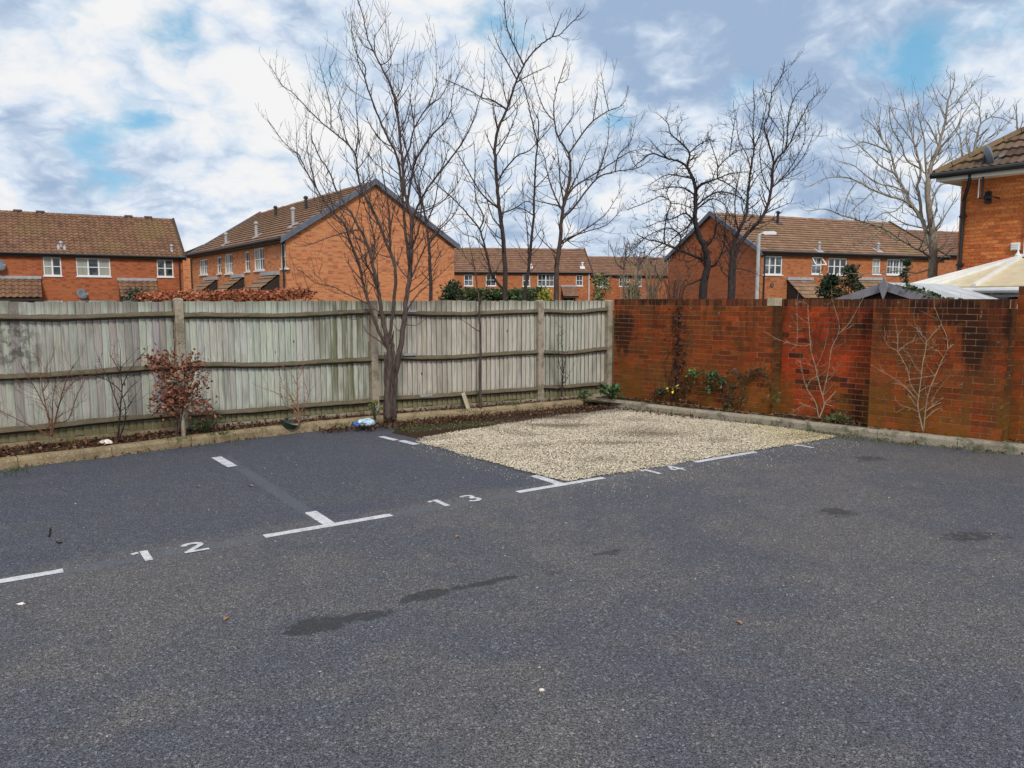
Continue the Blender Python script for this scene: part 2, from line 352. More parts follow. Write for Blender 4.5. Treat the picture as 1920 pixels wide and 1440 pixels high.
# ------------------------------------------------------------------ mesh builder
class MB:
    def __init__(s): s.V = []; s.F = []; s.C = []; s.U = []
    def face(s, pts, col=(.5, .5, .5), uv=None):
        i = len(s.V); s.V.extend([tuple(p) for p in pts]); s.F.append(tuple(range(i, i + len(pts))))
        s.C.append(col); s.U.append(uv)
    def add(s, verts, faces, col=(.5, .5, .5)):
        i = len(s.V); s.V.extend([tuple(v) for v in verts])
        for f in faces: s.F.append(tuple(i + j for j in f)); s.C.append(col); s.U.append(None)
    def box(s, o, a, b, c, col=(.5, .5, .5), skip=()):
        """box from corner o along the three edge vectors"""
        o, a, b, c = Vector(o), Vector(a), Vector(b), Vector(c)
        if a.cross(b).dot(c) < 0: a, b = b, a
        v = [o, o + a, o + a + b, o + b, o + c, o + a + c, o + a + b + c, o + b + c]
        fs = [(0, 3, 2, 1), (4, 5, 6, 7), (0, 1, 5, 4), (1, 2, 6, 5), (2, 3, 7, 6), (3, 0, 4, 7)]
        s.add(v, [f for i, f in enumerate(fs) if i not in skip], col)
    def abox(s, x0, x1, y0, y1, z0, z1, col=(.5, .5, .5)):
        s.box((x0, y0, z0), (x1 - x0, 0, 0), (0, y1 - y0, 0), (0, 0, z1 - z0), col)
    def prism(s, poly, d, col=(.5, .5, .5)):
        """polygon (in order) pushed along d"""
        d = Vector(d); n = len(poly); p = [Vector(x) for x in poly]
        nr = Vector((0, 0, 0))
        for i in range(n): nr += p[i].cross(p[(i + 1) % n])
        if nr.dot(d) > 0: p.reverse()
        v = p + [x + d for x in p]
        s.add(v, [tuple(range(n)), tuple(range(2 * n - 1, n - 1, -1))] + [(i, i + n, (i + 1) % n + n, (i + 1) % n) for i in range(n)], col)
    def tube(s, pts, rad, sides=6, col=(.5, .5, .5), cap=True):
        pts = [Vector(p) for p in pts]; n = len(pts)
        if n < 2: return
        t0 = (pts[1] - pts[0]).normalized()
        a = t0.orthogonal().normalized(); i0 = len(s.V); prev = t0
        for i, p in enumerate(pts):
            t = (pts[min(i + 1, n - 1)] - pts[max(i - 1, 0)])
            t = t.normalized() if t.length > 1e-9 else prev
            a = prev.rotation_difference(t) @ a; prev = t; bb = t.cross(a)
            r = rad[i] if hasattr(rad, '__len__') else rad
            for j in range(sides):
                an = 2 * math.pi * j / sides
                s.V.append(tuple(p + (a * math.cos(an) + bb * math.sin(an)) * r))
        for i in range(n - 1):
            for j in range(sides):
                k0 = i0 + i * sides + j; k1 = i0 + i * sides + (j + 1) % sides
                s.F.append((k0, k1, k1 + sides, k0 + sides)); s.C.append(col); s.U.append(None)
        if cap:
            s.F.append(tuple(i0 + j for j in range(sides))[::-1]); s.C.append(col); s.U.append(None)
            s.F.append(tuple(i0 + (n - 1) * sides + j for j in range(sides))); s.C.append(col); s.U.append(None)
    def lathe(s, base, axis, prof, sides=16, col=(.5, .5, .5)):
        base, ax = Vector(base), Vector(axis).normalized(); a = ax.orthogonal().normalized(); b = ax.cross(a)
        rings = [[base + ax * h + (a * math.cos(2 * math.pi * j / sides) + b * math.sin(2 * math.pi * j / sides)) * r for j in range(sides)] for r, h in prof]
        i0 = len(s.V)
        for rg in rings: s.V.extend([tuple(p) for p in rg])
        for i in range(len(prof) - 1):
            for j in range(sides):
                j1 = (j + 1) % sides
                s.F.append((i0 + i * sides + j, i0 + i * sides + j1, i0 + (i + 1) * sides + j1, i0 + (i + 1) * sides + j)); s.C.append(col); s.U.append(None)
    def leaf(s, p, size, col, up=None, ratio=.6):
        d = Vector((random.gauss(0, 1), random.gauss(0, 1), random.gauss(0, 1) * .7)).normalized()
        if up is not None: d = (d * .6 + up).normalized()
        sd_ = d.cross(Vector((random.gauss(0, 1), random.gauss(0, 1), random.gauss(0, 1)))).normalized()
        nn = d.cross(sd_); p = Vector(p); h = size * ratio / 2
        i = len(s.V)
        s.V.extend([tuple(p), tuple(p + d * size * .5 + sd_ * h + nn * size * .12), tuple(p + d * size), tuple(p + d * size * .5 - sd_ * h + nn * size * .12)])
        s.F.append((i, i + 1, i + 2)); s.F.append((i, i + 2, i + 3)); s.C += [col, col]; s.U += [None, None]
    def build(s, name, mat, parent=None, smooth=False, **props):
        off = Vector((0, 0, 0)); p = parent
        while p is not None: off += p.location; p = p.parent
        me = bpy.data.meshes.new(name)
        V = np.array(s.V, dtype=np.float64) - np.array(off)
        me.from_pydata(V.tolist(), [], s.F)
        at = me.attributes.new('tint', 'FLOAT_COLOR', 'FACE')
        cc = np.ones((len(s.F), 4), dtype=np.float32); cc[:, :3] = np.array(s.C, dtype=np.float32)
        at.data.foreach_set('color', cc.ravel())
        if any(u is not None for u in s.U):
            ul = me.uv_layers.new(name='UVMap'); flat = []
            for f, u in zip(s.F, s.U): flat += [c for q in (u if u is not None else [(0, 0)] * len(f)) for c in q]
            ul.data.foreach_set('uv', flat)
        if smooth: me.polygons.foreach_set('use_smooth', [True] * len(me.polygons))
        me.materials.append(M[mat] if isinstance(mat, str) else mat); me.update()
        o = bpy.data.objects.new(name, me); C.objects.link(o)
        if parent is not None: o.parent = parent
        for kk, v in props.items(): o[kk] = v
        return o
def thing(name, loc, label, cat, group=None):
    o = bpy.data.objects.new(name, None); C.objects.link(o); o.location = loc; o.empty_display_size = .2
    o['label'] = label; o['category'] = cat
    if group: o['group'] = group
    return o
def V3(x, y, z=0.): return Vector((x, y, z))
UP = Vector((0, 0, 1))
def jit(c, a): 
    f = 1 + random.uniform(-a, a); return tuple(max(.004, x * f * (1 + random.uniform(-a, a) * .25)) for x in c)

# ================================================================== SETTING
# fence and kerb lines on the ground
FP = [V3(-8.5, 6.35), V3(-6.5, 8.28), V3(-4.3, 10.0), V3(-2.06, 11.47), V3(.45, 12.87), V3(1.69, 13.67)]
KF = [V3(-8.6, 5.0), V3(-7.3, 6.25), V3(-6.35, 7.2), V3(-5.44, 8.06), V3(-4.63, 8.72), V3(-3.75, 9.58), V3(-2.80, 10.42), V3(-1.9, 11.05), V3(-.85, 11.68), V3(.35, 12.42), V3(1.47, 13.17)]
KW = [V3(1.43, 13.03), V3(2.84, 11.65), V3(3.72, 10.82), V3(4.50, 10.04), V3(5.22, 9.40), V3(5.95, 8.80), V3(7.6, 7.35), V3(9.4, 5.8)]
WU = Vector((.66, -.751, 0)).normalized(); WN = Vector((.751, .66, 0)).normalized(); W0 = V3(1.75, 13.6)

b = MB(); b.face([(-500, -300, -.03), (500, -300, -.03), (500, 900, -.03), (-500, 900, -.03)]); b.build('ground', 'ground', kind='structure')
b = MB()
poly = [V3(-8.6, -6), V3(14, -6), V3(14, 5.8)] + KW[::-1] + [V3(1.6, 13.25)] + KF[::-1]
b.face([(p.x, p.y, 0.) for p in poly]); b.build('car_park_asphalt', 'asphalt', kind='structure')
# planting bed behind the kerbs
b = MB()
for seq, far in ((KF, None), (KW, None)):
    for i in range(len(seq) - 1):
        a0, a1 = seq[i], seq[i + 1]; d = (a1 - a0).normalized(); nn = Vector((-d.y, d.x, 0))
        if seq is KW: nn = Vector((-d.y, d.x, 0))
        n_ = 8
        for j in range(n_):
            p, q_ = a0.lerp(a1, j / n_), a0.lerp(a1, (j + 1) / n_)
            zs = [.085 + .02 * random.random() for _ in range(4)]
            b.face([(p + nn * .1) + UP * .09, (q_ + nn * .1) + UP * .09, (q_ + nn * .55) + UP * .10, (p + nn * .55) + UP * .10])
            b.face([(p + nn * .55) + UP * .10, (q_ + nn * .55) + UP * .10, (q_ + nn * 1.6) + UP * .09, (p + nn * 1.6) + UP * .09])
b.face([(1.2, 12.9, .088), (1.9, 12.6, .088), (3.2, 13.5, .088), (1.8, 14.5, .088)])
b.build('planting_bed_soil', 'soil', kind='structure')

# kerbs: stones laid end to end
def kerb(seq, label, mat, col=(.5, .5, .5), h=.115, first=0.):
    root = bpy.data.objects.new('kerb', None); C.objects.link(root); root['kind'] = 'structure'; root['label'] = label
    root.location = seq[len(seq) // 2]
    pts = []; 
    for i in range(len(seq) - 1):
        n_ = max(1, int((seq[i + 1] - seq[i]).length / .006))
        pts += [seq[i].lerp(seq[i + 1], j / n_) for j in range(n_)]
    pts.append(seq[-1])
    cum = [0.]
    for i in range(1, len(pts)): cum.append(cum[-1] + (pts[i] - pts[i - 1]).length)
    def atl(s_):
        return pts[int(np.abs(np.array(cum) - s_).argmin())]
    s_ = first
    while s_ < cum[-1] - .04:
        e_ = min(s_ + .915, cum[-1])
        a0, a1 = atl(s_), atl(e_ - .006); d = (a1 - a0).normalized(); nn = Vector((-d.y, d.x, 0))
        hh = h + random.uniform(-.006, .006); jz = random.uniform(-.004, .004); w = .125
        prof = [(0, -.05), (0, hh - .035), (.012, hh - .01), (.03, hh), (w, hh), (w, -.05)]
        mb = MB(); v = []
        for (a_, t_) in ((a0, 0), (a1, jz)):
            v += [a_ + nn * (o_ + random.uniform(-.003, .003)) + UP * (z_ + t_) for o_, z_ in prof]
        n_ = len(prof)
        mb.add(v, [tuple(range(n_)), tuple(range(2 * n_ - 1, n_ - 1, -1))] + [(i, i + n_, (i + 1) % n_ + n_, (i + 1) % n_) for i in range(n_)])
        mb.build('kerb_stone', mat, root)
        s_ = e_
    return root
kerb(KF, 'tan concrete kerb edging the bed along the wooden fence', 'kerb')
kerb(KW, 'grey mossy concrete kerb edging the bed along the brick wall', 'kerb_grey', h=.125, first=.0)

# painted bay markings, each a thin sheet above the asphalt
ROOT_T = V3(-1.45, 6.03)
def mark(name, pts, label=None):
    mb = MB(); mb.face([(p[0], p[1], .004) for p in pts]); o = mb.build(name, 'paint', kind='structure')
    if label: o['label'] = label
def strip(p, d, l0, l1, wd, name='bay_line_marking', label=None, z=.004):
    d = d.normalized(); nn = Vector((-d.y, d.x, 0)); n_ = 14; L = []; Rr = []
    for i in range(n_ + 1):
        t = l0 + (l1 - l0) * i / n_; jj = random.uniform(-.004, .004)
        L.append(p + d * t + nn * (wd / 2 + jj)); Rr.append(p + d * t - nn * (wd / 2 + jj * .7))
    mb = MB()
    for i in range(n_):
        mb.face([(Rr[i].x, Rr[i].y, z), (Rr[i + 1].x, Rr[i + 1].y, z), (L[i + 1].x, L[i + 1].y, z), (L[i].x, L[i].y, z)])
    o = mb.build(name, 'paint', kind='structure')
    if label: o['label'] = label
T = [ROOT_T - BU * 2.39, ROOT_T, V3(.49, 7.39), V3(2.47, 8.74)]
for i, t in enumerate(T):
    strip(t, BU, -.53, .53 if i != 3 else .5, .085, label='white front dash of a parking bay')
for i, t in enumerate(T[:3]):
    if i < 3: strip(t, BV, .045, .47, .1, label='white side line stub at the front of a bay')
strip(V3(-3.02, 8.21), V3(-3.40, 8.73) - V3(-3.02, 8.21), 0, .62, .11, label='white side line stub near the kerb')
strip(V3(-1.20, 9.50), V3(-1.66, 10.02) - V3(-1.20, 9.50), -.02, .34, .10, label='worn white side line stub beside the gravel')
strip(V3(-1.45, 9.74), V3(-1.72, 10.04) - V3(-1.45, 9.74), .05, .42, .09, label='worn white side line stub near the kerb and gravel')
# digits
def stroke(pl, wd):
    out = []
    for i in range(len(pl) - 1):
        a0, a1 = Vector((*pl[i], 0)), Vector((*pl[i + 1], 0)); d = (a1 - a0).normalized(); nn = Vector((-d.y, d.x, 0)) * wd / 2
        out.append([a0 - d * wd * .12 - nn, a1 + d * wd * .12 - nn, a1 + d * wd * .12 + nn, a0 - d * wd * .12 + nn])
    return out
def arc(cx, cy, rx, ry, a0, a1, n=9): return [(cx + rx * math.cos(R(a0 + (a1 - a0) * i / n)), cy + ry * math.sin(R(a0 + (a1 - a0) * i / n))) for i in range(n + 1)]
DIG = {
    '1': [([(.0, -.125), (.0, .125)], .056), ([(-.085, .088), (-.045, .105)], .042)],
    '2': [(arc(0, .055, .062, .055, 165, -20), .046), (([(.055, .03), (-.06, -.10)]), .046), ([(-.08, -.105), (.088, -.105)], .042)],
    '3': [(arc(0, .062, .056, .050, 150, -85), .042), (arc(0, -.058, .062, .056, 85, -150), .044)],
    '4': [([(.03, -.125), (.03, .125)], .045), ([(.03, .12), (-.085, -.05)], .038), ([(-.085, -.055), (.085, -.055)], .04)],
}
def number(center, chars, label):
    for c, ch in zip(center, chars):
        mb = MB(); 
        for pl, wd in DIG[ch]:
            for q in stroke(pl, wd):
                zj = .0041 + .00025 * len(mb.F)
                mb.face([(*(c + BU * p.x * .93 + BV * p.y * .93).xy, zj) for p in q])
        o = mb.build('bay_number_marking', 'paint', kind='structure'); o['label'] = label % ch
number([V3(-2.58, 5.29), V3(-2.32, 5.47)], '12', 'white painted digit %s of bay number 12 on the asphalt')
number([V3(-.63, 6.71), V3(-.38, 6.86)], '13', 'white painted digit %s of bay number 13 on the asphalt')
number([V3(1.47, 7.96), V3(1.74, 8.13)], '14', 'white painted digit %s of bay number 14 beside the gravel')
number([V3(3.60, 9.37)], '1', 'white painted digit %s at the far end of the gravel')

# gravel bay: a bed sheet and loose stones
GB = [V3(.52, 7.46), V3(4.26, 9.98), V3(3.74, 10.72), V3(2.84, 11.55), V3(1.66, 12.72), G(1160, 768), G(1110, 775), G(1040, 781), G(960, 794), G(870, 808), G(795, 822), V3(-1.22, 9.62)]
b = MB(); b.face([(p.x, p.y, .004) for p in [V3(1.66, 12.74), V3(1.5, 13.14), V3(.35, 12.38), V3(-.85, 11.64), V3(-1.6, 11.14), G(735, 812), G(800, 826), G(880, 812), G(960, 800), G(1060, 784)]]); b.build('dirt_strip', 'soil', kind='structure')
gc = sum(GB, Vector((0, 0, 0))) / len(GB)
b = MB(); b.face([((gc + (p - gc) * .982).x, (gc + (p - gc) * .982).y, .008) for p in GB]); b.build('gravel_bay_base', 'gravel_base', kind='structure')
def inside(x, y, poly):
    c = np.zeros(x.shape, bool); n = len(poly)
    for i in range(n):
        p, q = poly[i], poly[i - 1]
        cond = ((p.y > y) != (q.y > y)) & (x < (q.x - p.x) * (y - p.y) / (q.y - p.y + 1e-12) + p.x)
        c ^= cond
    return c
def stones(name, X, Y, Z, size, cols, mat, squash=.6, **props):
    """many small angular stones in one mesh: jittered octahedra"""
    n = len(X)
    base = np.array([(1, 0, 0), (0, 1, 0), (-1, 0, 0), (0, -1, 0), (0, 0, 1), (0, 0, -.6)], float)
    v = base[None] * RNG.uniform(.65, 1.25, (n, 6, 1)) + RNG.normal(0, .14, (n, 6, 3))
    a = RNG.uniform(0, 6.28, n); ca, sa = np.cos(a), np.sin(a)
    x = v[..., 0] * ca[:, None] - v[..., 1] * sa[:, None]; y = v[..., 0] * sa[:, None] + v[..., 1] * ca[:, None]
    s_ = size[:, None]
    VV = np.stack([x * s_ + X[:, None], y * s_ * .8 + Y[:, None], v[..., 2] * s_ * squash + Z[:, None]], -1).reshape(-1, 3)
    f = np.array([(0, 1, 4), (1, 2, 4), (2, 3, 4), (3, 0, 4), (1, 0, 5), (2, 1, 5), (3, 2, 5), (0, 3, 5)])
    FF = (f[None] + (np.arange(n) * 6)[:, None, None]).reshape(-1, 3)
    me = bpy.data.meshes.new(name); me.from_pydata(VV.tolist(), [], FF.tolist())
    at = me.attributes.new('tint', 'FLOAT_COLOR', 'FACE')
    cc = np.ones((n, 8, 4), np.float32); cc[..., :3] = cols[:, None, :]; at.data.foreach_set('color', cc.ravel())
    me.materials.append(M[mat]); o = bpy.data.objects.new(name, me); C.objects.link(o)
    for kk, vv in props.items(): o[kk] = vv
    return o
n = 210000
X = RNG.uniform(-1.8, 4.4, n); Y = RNG.uniform(7.3, 13.2, n); keep = inside(X + .007 * np.sin(Y * 9) + RNG.normal(0, .014, n), Y + .007 * np.sin(X * 11 + 1) + RNG.normal(0, .014, n), GB); X, Y = X[keep], Y[keep]
n = len(X)
patch = np.sin(X * 2.1 + 1.3 * np.sin(Y * 1.7)) * np.sin(Y * 2.6 + np.sin(X * 2.9))
bare = np.exp(-(((X - .75) / .55) ** 2 + ((Y - 10.9) / .16) ** 2)) + np.exp(-(((X - 1.85) / .5) ** 2 + ((Y - 10.2) / .25) ** 2)) * .9 + np.exp(-(((X - 1.3) / .5) ** 2 + ((Y - 9.55) / .12) ** 2)) * .8 + np.exp(-(((X - .35) / .7) ** 2 + ((Y - 11.65) / .1) ** 2)) * .7 + .55 * np.clip(np.sin(X * 3.3 + 2 * np.sin(Y * 2.3)) * np.sin(Y * 4.1 + 1.5 * np.sin(X * 2.2)) - .25, 0, 1) + .8 * np.exp(-((Y - (.60 * X + 11.35)) / .22) ** 2)
keep = RNG.uniform(0, 1, n) > .72 * bare
X, Y, patch, bare = X[keep], Y[keep], patch[keep], bare[keep]; n = len(X)
Z = RNG.uniform(.009, .020, n) + .006 * patch
size = RNG.uniform(.0045, .0105, n)
pal = np.array([(.66, .60, .48), (.56, .48, .35), (.76, .71, .62), (.46, .39, .29), (.62, .59, .53), (.34, .29, .22)])
cols = pal[RNG.choice(6, n, p=[.3, .22, .18, .12, .12, .06])] * RNG.uniform(.75, 1.1, (n, 1)) * .92 * (1 - np.clip(bare, 0, 1)[:, None] * np.array([.50, .53, .55]))
edge = np.clip((Y - (.66 * X + 11.2)) / 1.0, 0, 1); yel = np.clip((X - 2.9) / 1.2, 0, 1)
cols *= np.array([1.07, 1.04, .99]); cols *= (1 - .35 * yel[:, None] * np.array([.1, .2, .9]))
stones('gravel', X, Y, Z, size, cols, 'gravel', kind='stuff', label='pale cream gravel spread over the parking bay in the corner', category='gravel')
# stray chips on the asphalt beside it
n = 900
t = RNG.uniform(0, 1, n); off = np.abs(RNG.normal(0, .35, n))
X = .5 + t * 3.7 + off * .55; Y = 7.4 + t * 2.5 - off * .83
X2 = .45 - t * 1.6 - np.abs(RNG.normal(0, .2, n)) * .8; Y2 = 7.45 + t * 2.2 - np.abs(RNG.normal(0, .2, n)) * .5
X3 = RNG.uniform(-5, 7, 420); Y3 = RNG.uniform(2.5, 9.0, 420)
X4 = RNG.uniform(-1.4, 1.5, 900); Y4 = 10.9 + .66 * (X4 + .9) + np.abs(RNG.normal(0, .22, 900)) - .25
X = np.concatenate([X, X2[:260], X3, X4]); Y = np.concatenate([Y, Y2[:260], Y3, Y4]); n = len(X)
ok = (Y < 8.7 - .9 * (X - 5.9)) & (Y < 8.0 + .75 * (X + 5.4) - .15); X, Y = X[ok], Y[ok]; n = len(X)
stones('gravel_chips', X, Y, np.full(n, .003), RNG.uniform(.003, .0075, n), pal[RNG.choice(6, n)] * RNG.uniform(.6, 1, (n, 1)), 'gravel', kind='stuff', label='stray gravel chips lying on the asphalt', category='gravel')

# leaf litter in the beds and against the kerb
b = MB(); browns = [(.085, .036, .02), (.13, .058, .032), (.055, .025, .016), (.19, .10, .055), (.10, .06, .036), (.04, .02, .014), (.07, .05, .03)]
def litter_along(seq, n, d0, d1, z, s0=.025, s1=.06, t0=0., t1=1.):
    L = [0]; 
    for i in range(1, len(seq)): L.append(L[-1] + (seq[i] - seq[i - 1]).length)
    for _ in range(n):
        s_ = random.uniform(t0, t1) * L[-1]; i = max(j for j in range(len(L)) if L[j] <= s_ + 1e-9); i = min(i, len(seq) - 2)
        d = (seq[i + 1] - seq[i]).normalized(); nn = Vector((-d.y, d.x, 0))
        p = seq[i] + d * (s_ - L[i]) + nn * random.uniform(d0, d1)
        b.leaf((p.x, p.y, z + random.uniform(0, .022)), random.uniform(s0, s1), jit(random.choice(browns), .3), ratio=.7)
litter_along(KF, 5200, .13, .75, .10)
litter_along(KW, 3800, .14, .95, .10)
litter_along(KF, 420, -.05, -.005, .006, .02, .045)
litter_along(KF, 1700, -.55, -.03, .02, .025, .05, .66, 1.)
litter_along(KF, 700, -.35, -.03, .02, .025, .05, .62, .8)
litter_along(KW, 380, -.28, -.02, .02, .02, .045, 0., .2)
litter_along(KW, 240, -.08, -.01, .012, .02, .04, .2, 1.)
b.build('leaf_litter', 'dead_leaf', kind='stuff', label='dry brown leaf litter lying in the beds and along the kerbs', category='leaf litter')

# moss, grass and small weeds along the kerbs
b = MB(); greens = [(.05, .085, .02), (.08, .11, .03), (.12, .13, .035), (.04, .065, .02)]
def tuft(p, n, r, h, cols):
    for _ in range(n):
        q_ = Vector(p) + Vector((random.gauss(0, r), random.gauss(0, r), 0)); 
        b.leaf(q_, random.uniform(.4, 1) * h, jit(random.choice(cols), .3), Vector((random.gauss(0, .4), random.gauss(0, .4), 1)), .22)
for x, y, n_, r_ in [(790, 803, 160, .12), (830, 800, 120, .14), (870, 797, 130, .16), (925, 796, 90, .14), (1500, 803, 110, .12), (1530, 808, 130, .1), (1600, 822, 120, .12), (1570, 816, 110, .12),
                  (1650, 828, 100, .12), (1700, 834, 90, .1), (1780, 841, 90, .1), (1850, 848, 90, .1), (20, 885, 140, .14), (760, 806, 90, .1), (1440, 800, 40, .1), (700, 770, 60, .08), (400, 838, 40, .2)]:
    tuft(G(x, y, .005), n_, r_, .05, greens)
for x, y in [(870, 772), (960, 760), (640, 798), (330, 826), (420, 815), (130, 832), (1360, 770), (1560, 790), (1100, 752)]:
    tuft(G(x, y, .11), 60, .08, .06, greens)
b.build('weed_grass', 'leaf', kind='stuff', label='low grass, moss and weeds growing along the kerb edges', category='weeds')

# ================================================================== FENCE
fence = thing('fence', FP[3], 'weathered grey closeboard wooden fence with concrete posts and three rails per bay', 'fence')
pal_b = {0: [(.42, .44, .38), (.36, .33, .30), (.40, .38, .345), (.30, .28, .26), (.45, .455, .40), (.37, .355, .35)],
         1: [(.48, .50, .435), (.45, .48, .41), (.50, .505, .45), (.47, .475, .425), (.43, .44, .385)],
         2: [(.47, .45, .385), (.44, .415, .35), (.50, .475, .41), (.42, .385, .33), (.46, .435, .375)],
         3: [(.48, .475, .41), (.46, .445, .38), (.51, .495, .435), (.43, .43, .36)]}
for i in range(5):
    a0, a1 = FP[i], FP[i + 1]; L = (a1 - a0).length; d = (a1 - a0).normalized(); nc = Vector((d.y, -d.x, 0))   # nc points to the car park
    s0, s1 = .055, L - .055
    # boards: tapered feather-edge, each overlapping the next
    s_ = s0; top0 = 1.775
    while s_ < s1 - .03:
        wdt = random.uniform(.074, .092); e_ = min(s_ + wdt, s1)
        z0, z1 = .15 + random.uniform(-.01, .012), top0 + random.uniform(-.012, .010)
        ln = random.uniform(-.006, .006); jf = random.uniform(-.004, .004)
        mb = MB(); col = jit(random.choice(pal_b[max(i - 1, 0)]), .10)
        P_ = lambda ss, oo, z: a0 + d * (ss + (z - .9) * ln) + nc * (oo + jf) + UP * z
        ov = .014
        q = [(s_, .008), (s_, -.014), (e_ + ov, -.026), (e_ + ov, -.019)]
        v = [P_(ss, oo, z0) for ss, oo in q] + [P_(ss, oo, z1) for ss, oo in q]
        mb.add(v, [(0, 1, 2, 3), (7, 6, 5, 4), (1, 5, 6, 2), (2, 6, 7, 3), (3, 7, 4, 0)], col)
        mb.add([v[0], v[4], v[5], v[1]], [(0, 1, 2, 3)], tuple(x * .36 for x in col))  # step edge tinted dark, so the shade between boards is in the colour
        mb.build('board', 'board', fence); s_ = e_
    # arris rails
    for hz, sag, ph in ((1.60, .022, .3), (.925, .03, 1.1), (.31, .015, 2.)):
        mb = MB(); n_ = 22; sec = []
        dz0 = random.uniform(-.02, .02); dz1 = random.uniform(-.02, .02)
        for j in range(n_ + 1):
            t = j / n_; z = hz + dz0 * (1 - t) + dz1 * t - sag * math.sin(math.pi * t) + .006 * math.sin(9 * t + ph) + random.uniform(-.003, .003)
            th = .045 + random.uniform(-.006, .006); pr = .070 + random.uniform(-.006, .005)
            p = a0 + d * (s0 + (s1 - s0) * t) + nc * .001
            sec.append([p + UP * (z + th), p + nc * (pr * .9) + UP * (z + .014 + random.uniform(-.004, .004)), p + nc * pr + UP * (z - .004), p + nc * .006 + UP * (z - th * .8)])
        v = [x for s in sec for x in s]
        fs = [(4 * j + a_, 4 * j + (a_ + 1) % 4, 4 * j + 4 + (a_ + 1) % 4, 4 * j + 4 + a_) for j in range(n_) for a_ in range(3)]
        mb.add(v, fs + [(0, 1, 2, 3)[::-1], tuple(4 * n_ + a_ for a_ in range(4))]); mb.build('rail', 'rail', fence)
    mb = MB(); mb.box(a0 + d * s0 - nc * .03 + UP * .02, d * (s1 - s0), nc * .045, UP * .125); mb.build('gravel_board', 'kerb_grey' if i > 1 else 'kerb', fence)
for i, p in enumerate(FP):
    d = ((FP[min(i + 1, 5)] - FP[max(i - 1, 0)])).normalized(); nc = Vector((d.y, -d.x, 0)); hw = .052
    mb = MB(); c_ = p + nc * .015
    h = 1.815 if i == 2 else 1.785
    lo = [c_ + d * sx * hw + nc * sy * hw for sx, sy in ((-1, -1), (1, -1), (1, 1), (-1, 1))]
    ch = .016
    lev = [(-.1, 1.), (h - ch, 1.), (h, .62)]
    v = []
    for z, f in lev: v += [c_ + (q - c_) * f + UP * z for q in lo]
    fs = [(0, 1, 2, 3), (11, 10, 9, 8)] + [(4 * a_ + j, 4 * a_ + 4 + j, 4 * a_ + 4 + (j + 1) % 4, 4 * a_ + (j + 1) % 4) for a_ in range(2) for j in range(4)]
    mb.add(v, fs); mb.build('post', 'post', fence)
for x, y, wpx, dd in ((767, 584, 22, 0), (763, 665, 20, 0), (793, 742, 26, 0)):       # galvanised repair plates on the rails
    d = (FP[4] - FP[3]).normalized(); nc = Vector((d.y, -d.x, 0)); best = min((FP[3] + d * (s * .02) for s in range(140)), key=lambda p: abs(PX(p + UP)[0] - x))
    z = AT(x, y, best.y).z
    mb = MB(); mb.box(best - d * .09 + nc * .045 + UP * (z - .01), d * .2, nc * .028, UP * .035); mb.build('bracket', 'metal', fence)

# ================================================================== BRICK WALL
PAL_W = [(0.238, 0.050, 0.013), (0.202, 0.044, 0.013), (0.281, 0.062, 0.015), (0.165, 0.038, 0.013), (0.220, 0.060, 0.017), (0.253, 0.050, 0.013)]
PAL_R = [(0.398, 0.052, 0.015), (0.363, 0.050, 0.015), (0.439, 0.064, 0.016), (0.329, 0.044, 0.015)]
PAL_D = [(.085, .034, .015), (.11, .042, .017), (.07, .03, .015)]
PURP = [(0.091, 0.018, 0.013), (0.118, 0.023, 0.015), (0.077, 0.018, 0.012)]
wall = thing('brick_wall', W0 + WU * 4.5, 'stained red brick garden wall in staggered panels with a brick on edge coping', 'wall')
panels = [(.05, 3.10, .0, 1.72, 'a'), (3.10, 4.52, .27, 1.72, 'b'), (4.52, 6.10, .03, 1.72, 'c'), (6.10, 10.2, .27, 1.87, 'd')]
all_bricks = []
def face_bricks(o, u, nrm, length, z0, courses, cope_z, pal, tag, key):
    """stretcher courses on one face: o at the start, nrm out of the wall"""
    for cidx in range(courses):
        z = z0 + cidx * .075; s_ = -(.1125 if cidx % 2 else 0.)
        while s_ < length - .01:
            a, e_ = max(s_, 0) + .005, min(s_ + .225, length) - (.005 if s_ + .225 < length else -.002)
            if tag == 'ret': a -= .003; e_ += .003
            if e_ - a > .03: all_bricks.append((o + u * a + UP * (z + (.002 if tag == 'ret' else .005)), u * (e_ - a), nrm, .071 if tag == 'ret' else .065, pal, tag, s_ / max(length, .1), cidx))
            s_ += .225
    s_ = .0
    while s_ < length - .02:
        e_ = min(s_ + .075, length)
        all_bricks.append((o + u * (s_ + .005) + UP * (z0 + courses * .075 + .004), u * (e_ - s_ - .010), nrm, cope_z, pal, 'cope', 0, 99))
        s_ += .075
mort = MB()
for (s0, s1, off, top, tg) in panels:
    o = W0 + WU * s0 + WN * off; L = s1 - s0; zb = .04
    courses = int(round((top - .0 - .102 - zb) / .075)); zb = top + .0 - .106 - courses * .075
    zb += .08; 
    ob = o + WN * .0
    face_bricks(ob, WU, -WN, L, zb, courses, .104, PAL_R if tg == 'b' else PAL_W, tg, None)
    topz = zb + courses * .075 + .100
    mort.box(o + WN * .004 + UP * (-.1), WU * L, WN * .205, UP * (topz + .1))
    # coping tops, running across the wall
    # returns
    if tg in 'ac':
        dep = .27 - off if tg == 'a' else .24
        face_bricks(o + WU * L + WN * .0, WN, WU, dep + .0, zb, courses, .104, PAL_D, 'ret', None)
        mort.box(o + WU * (L - .1) + WN * .006 + UP * -.1, WU * (.1 - .004), WN * (dep), UP * (topz + .1 - .002))
mort.build('mortar', 'mortar', wall)
def brick_mesh(mb, o, du, nrm, h, col):
    j = random.uniform(-.001, .003)
    mb.box(o + nrm * (.002 + j) , du, -nrm * .04, UP * h, col)
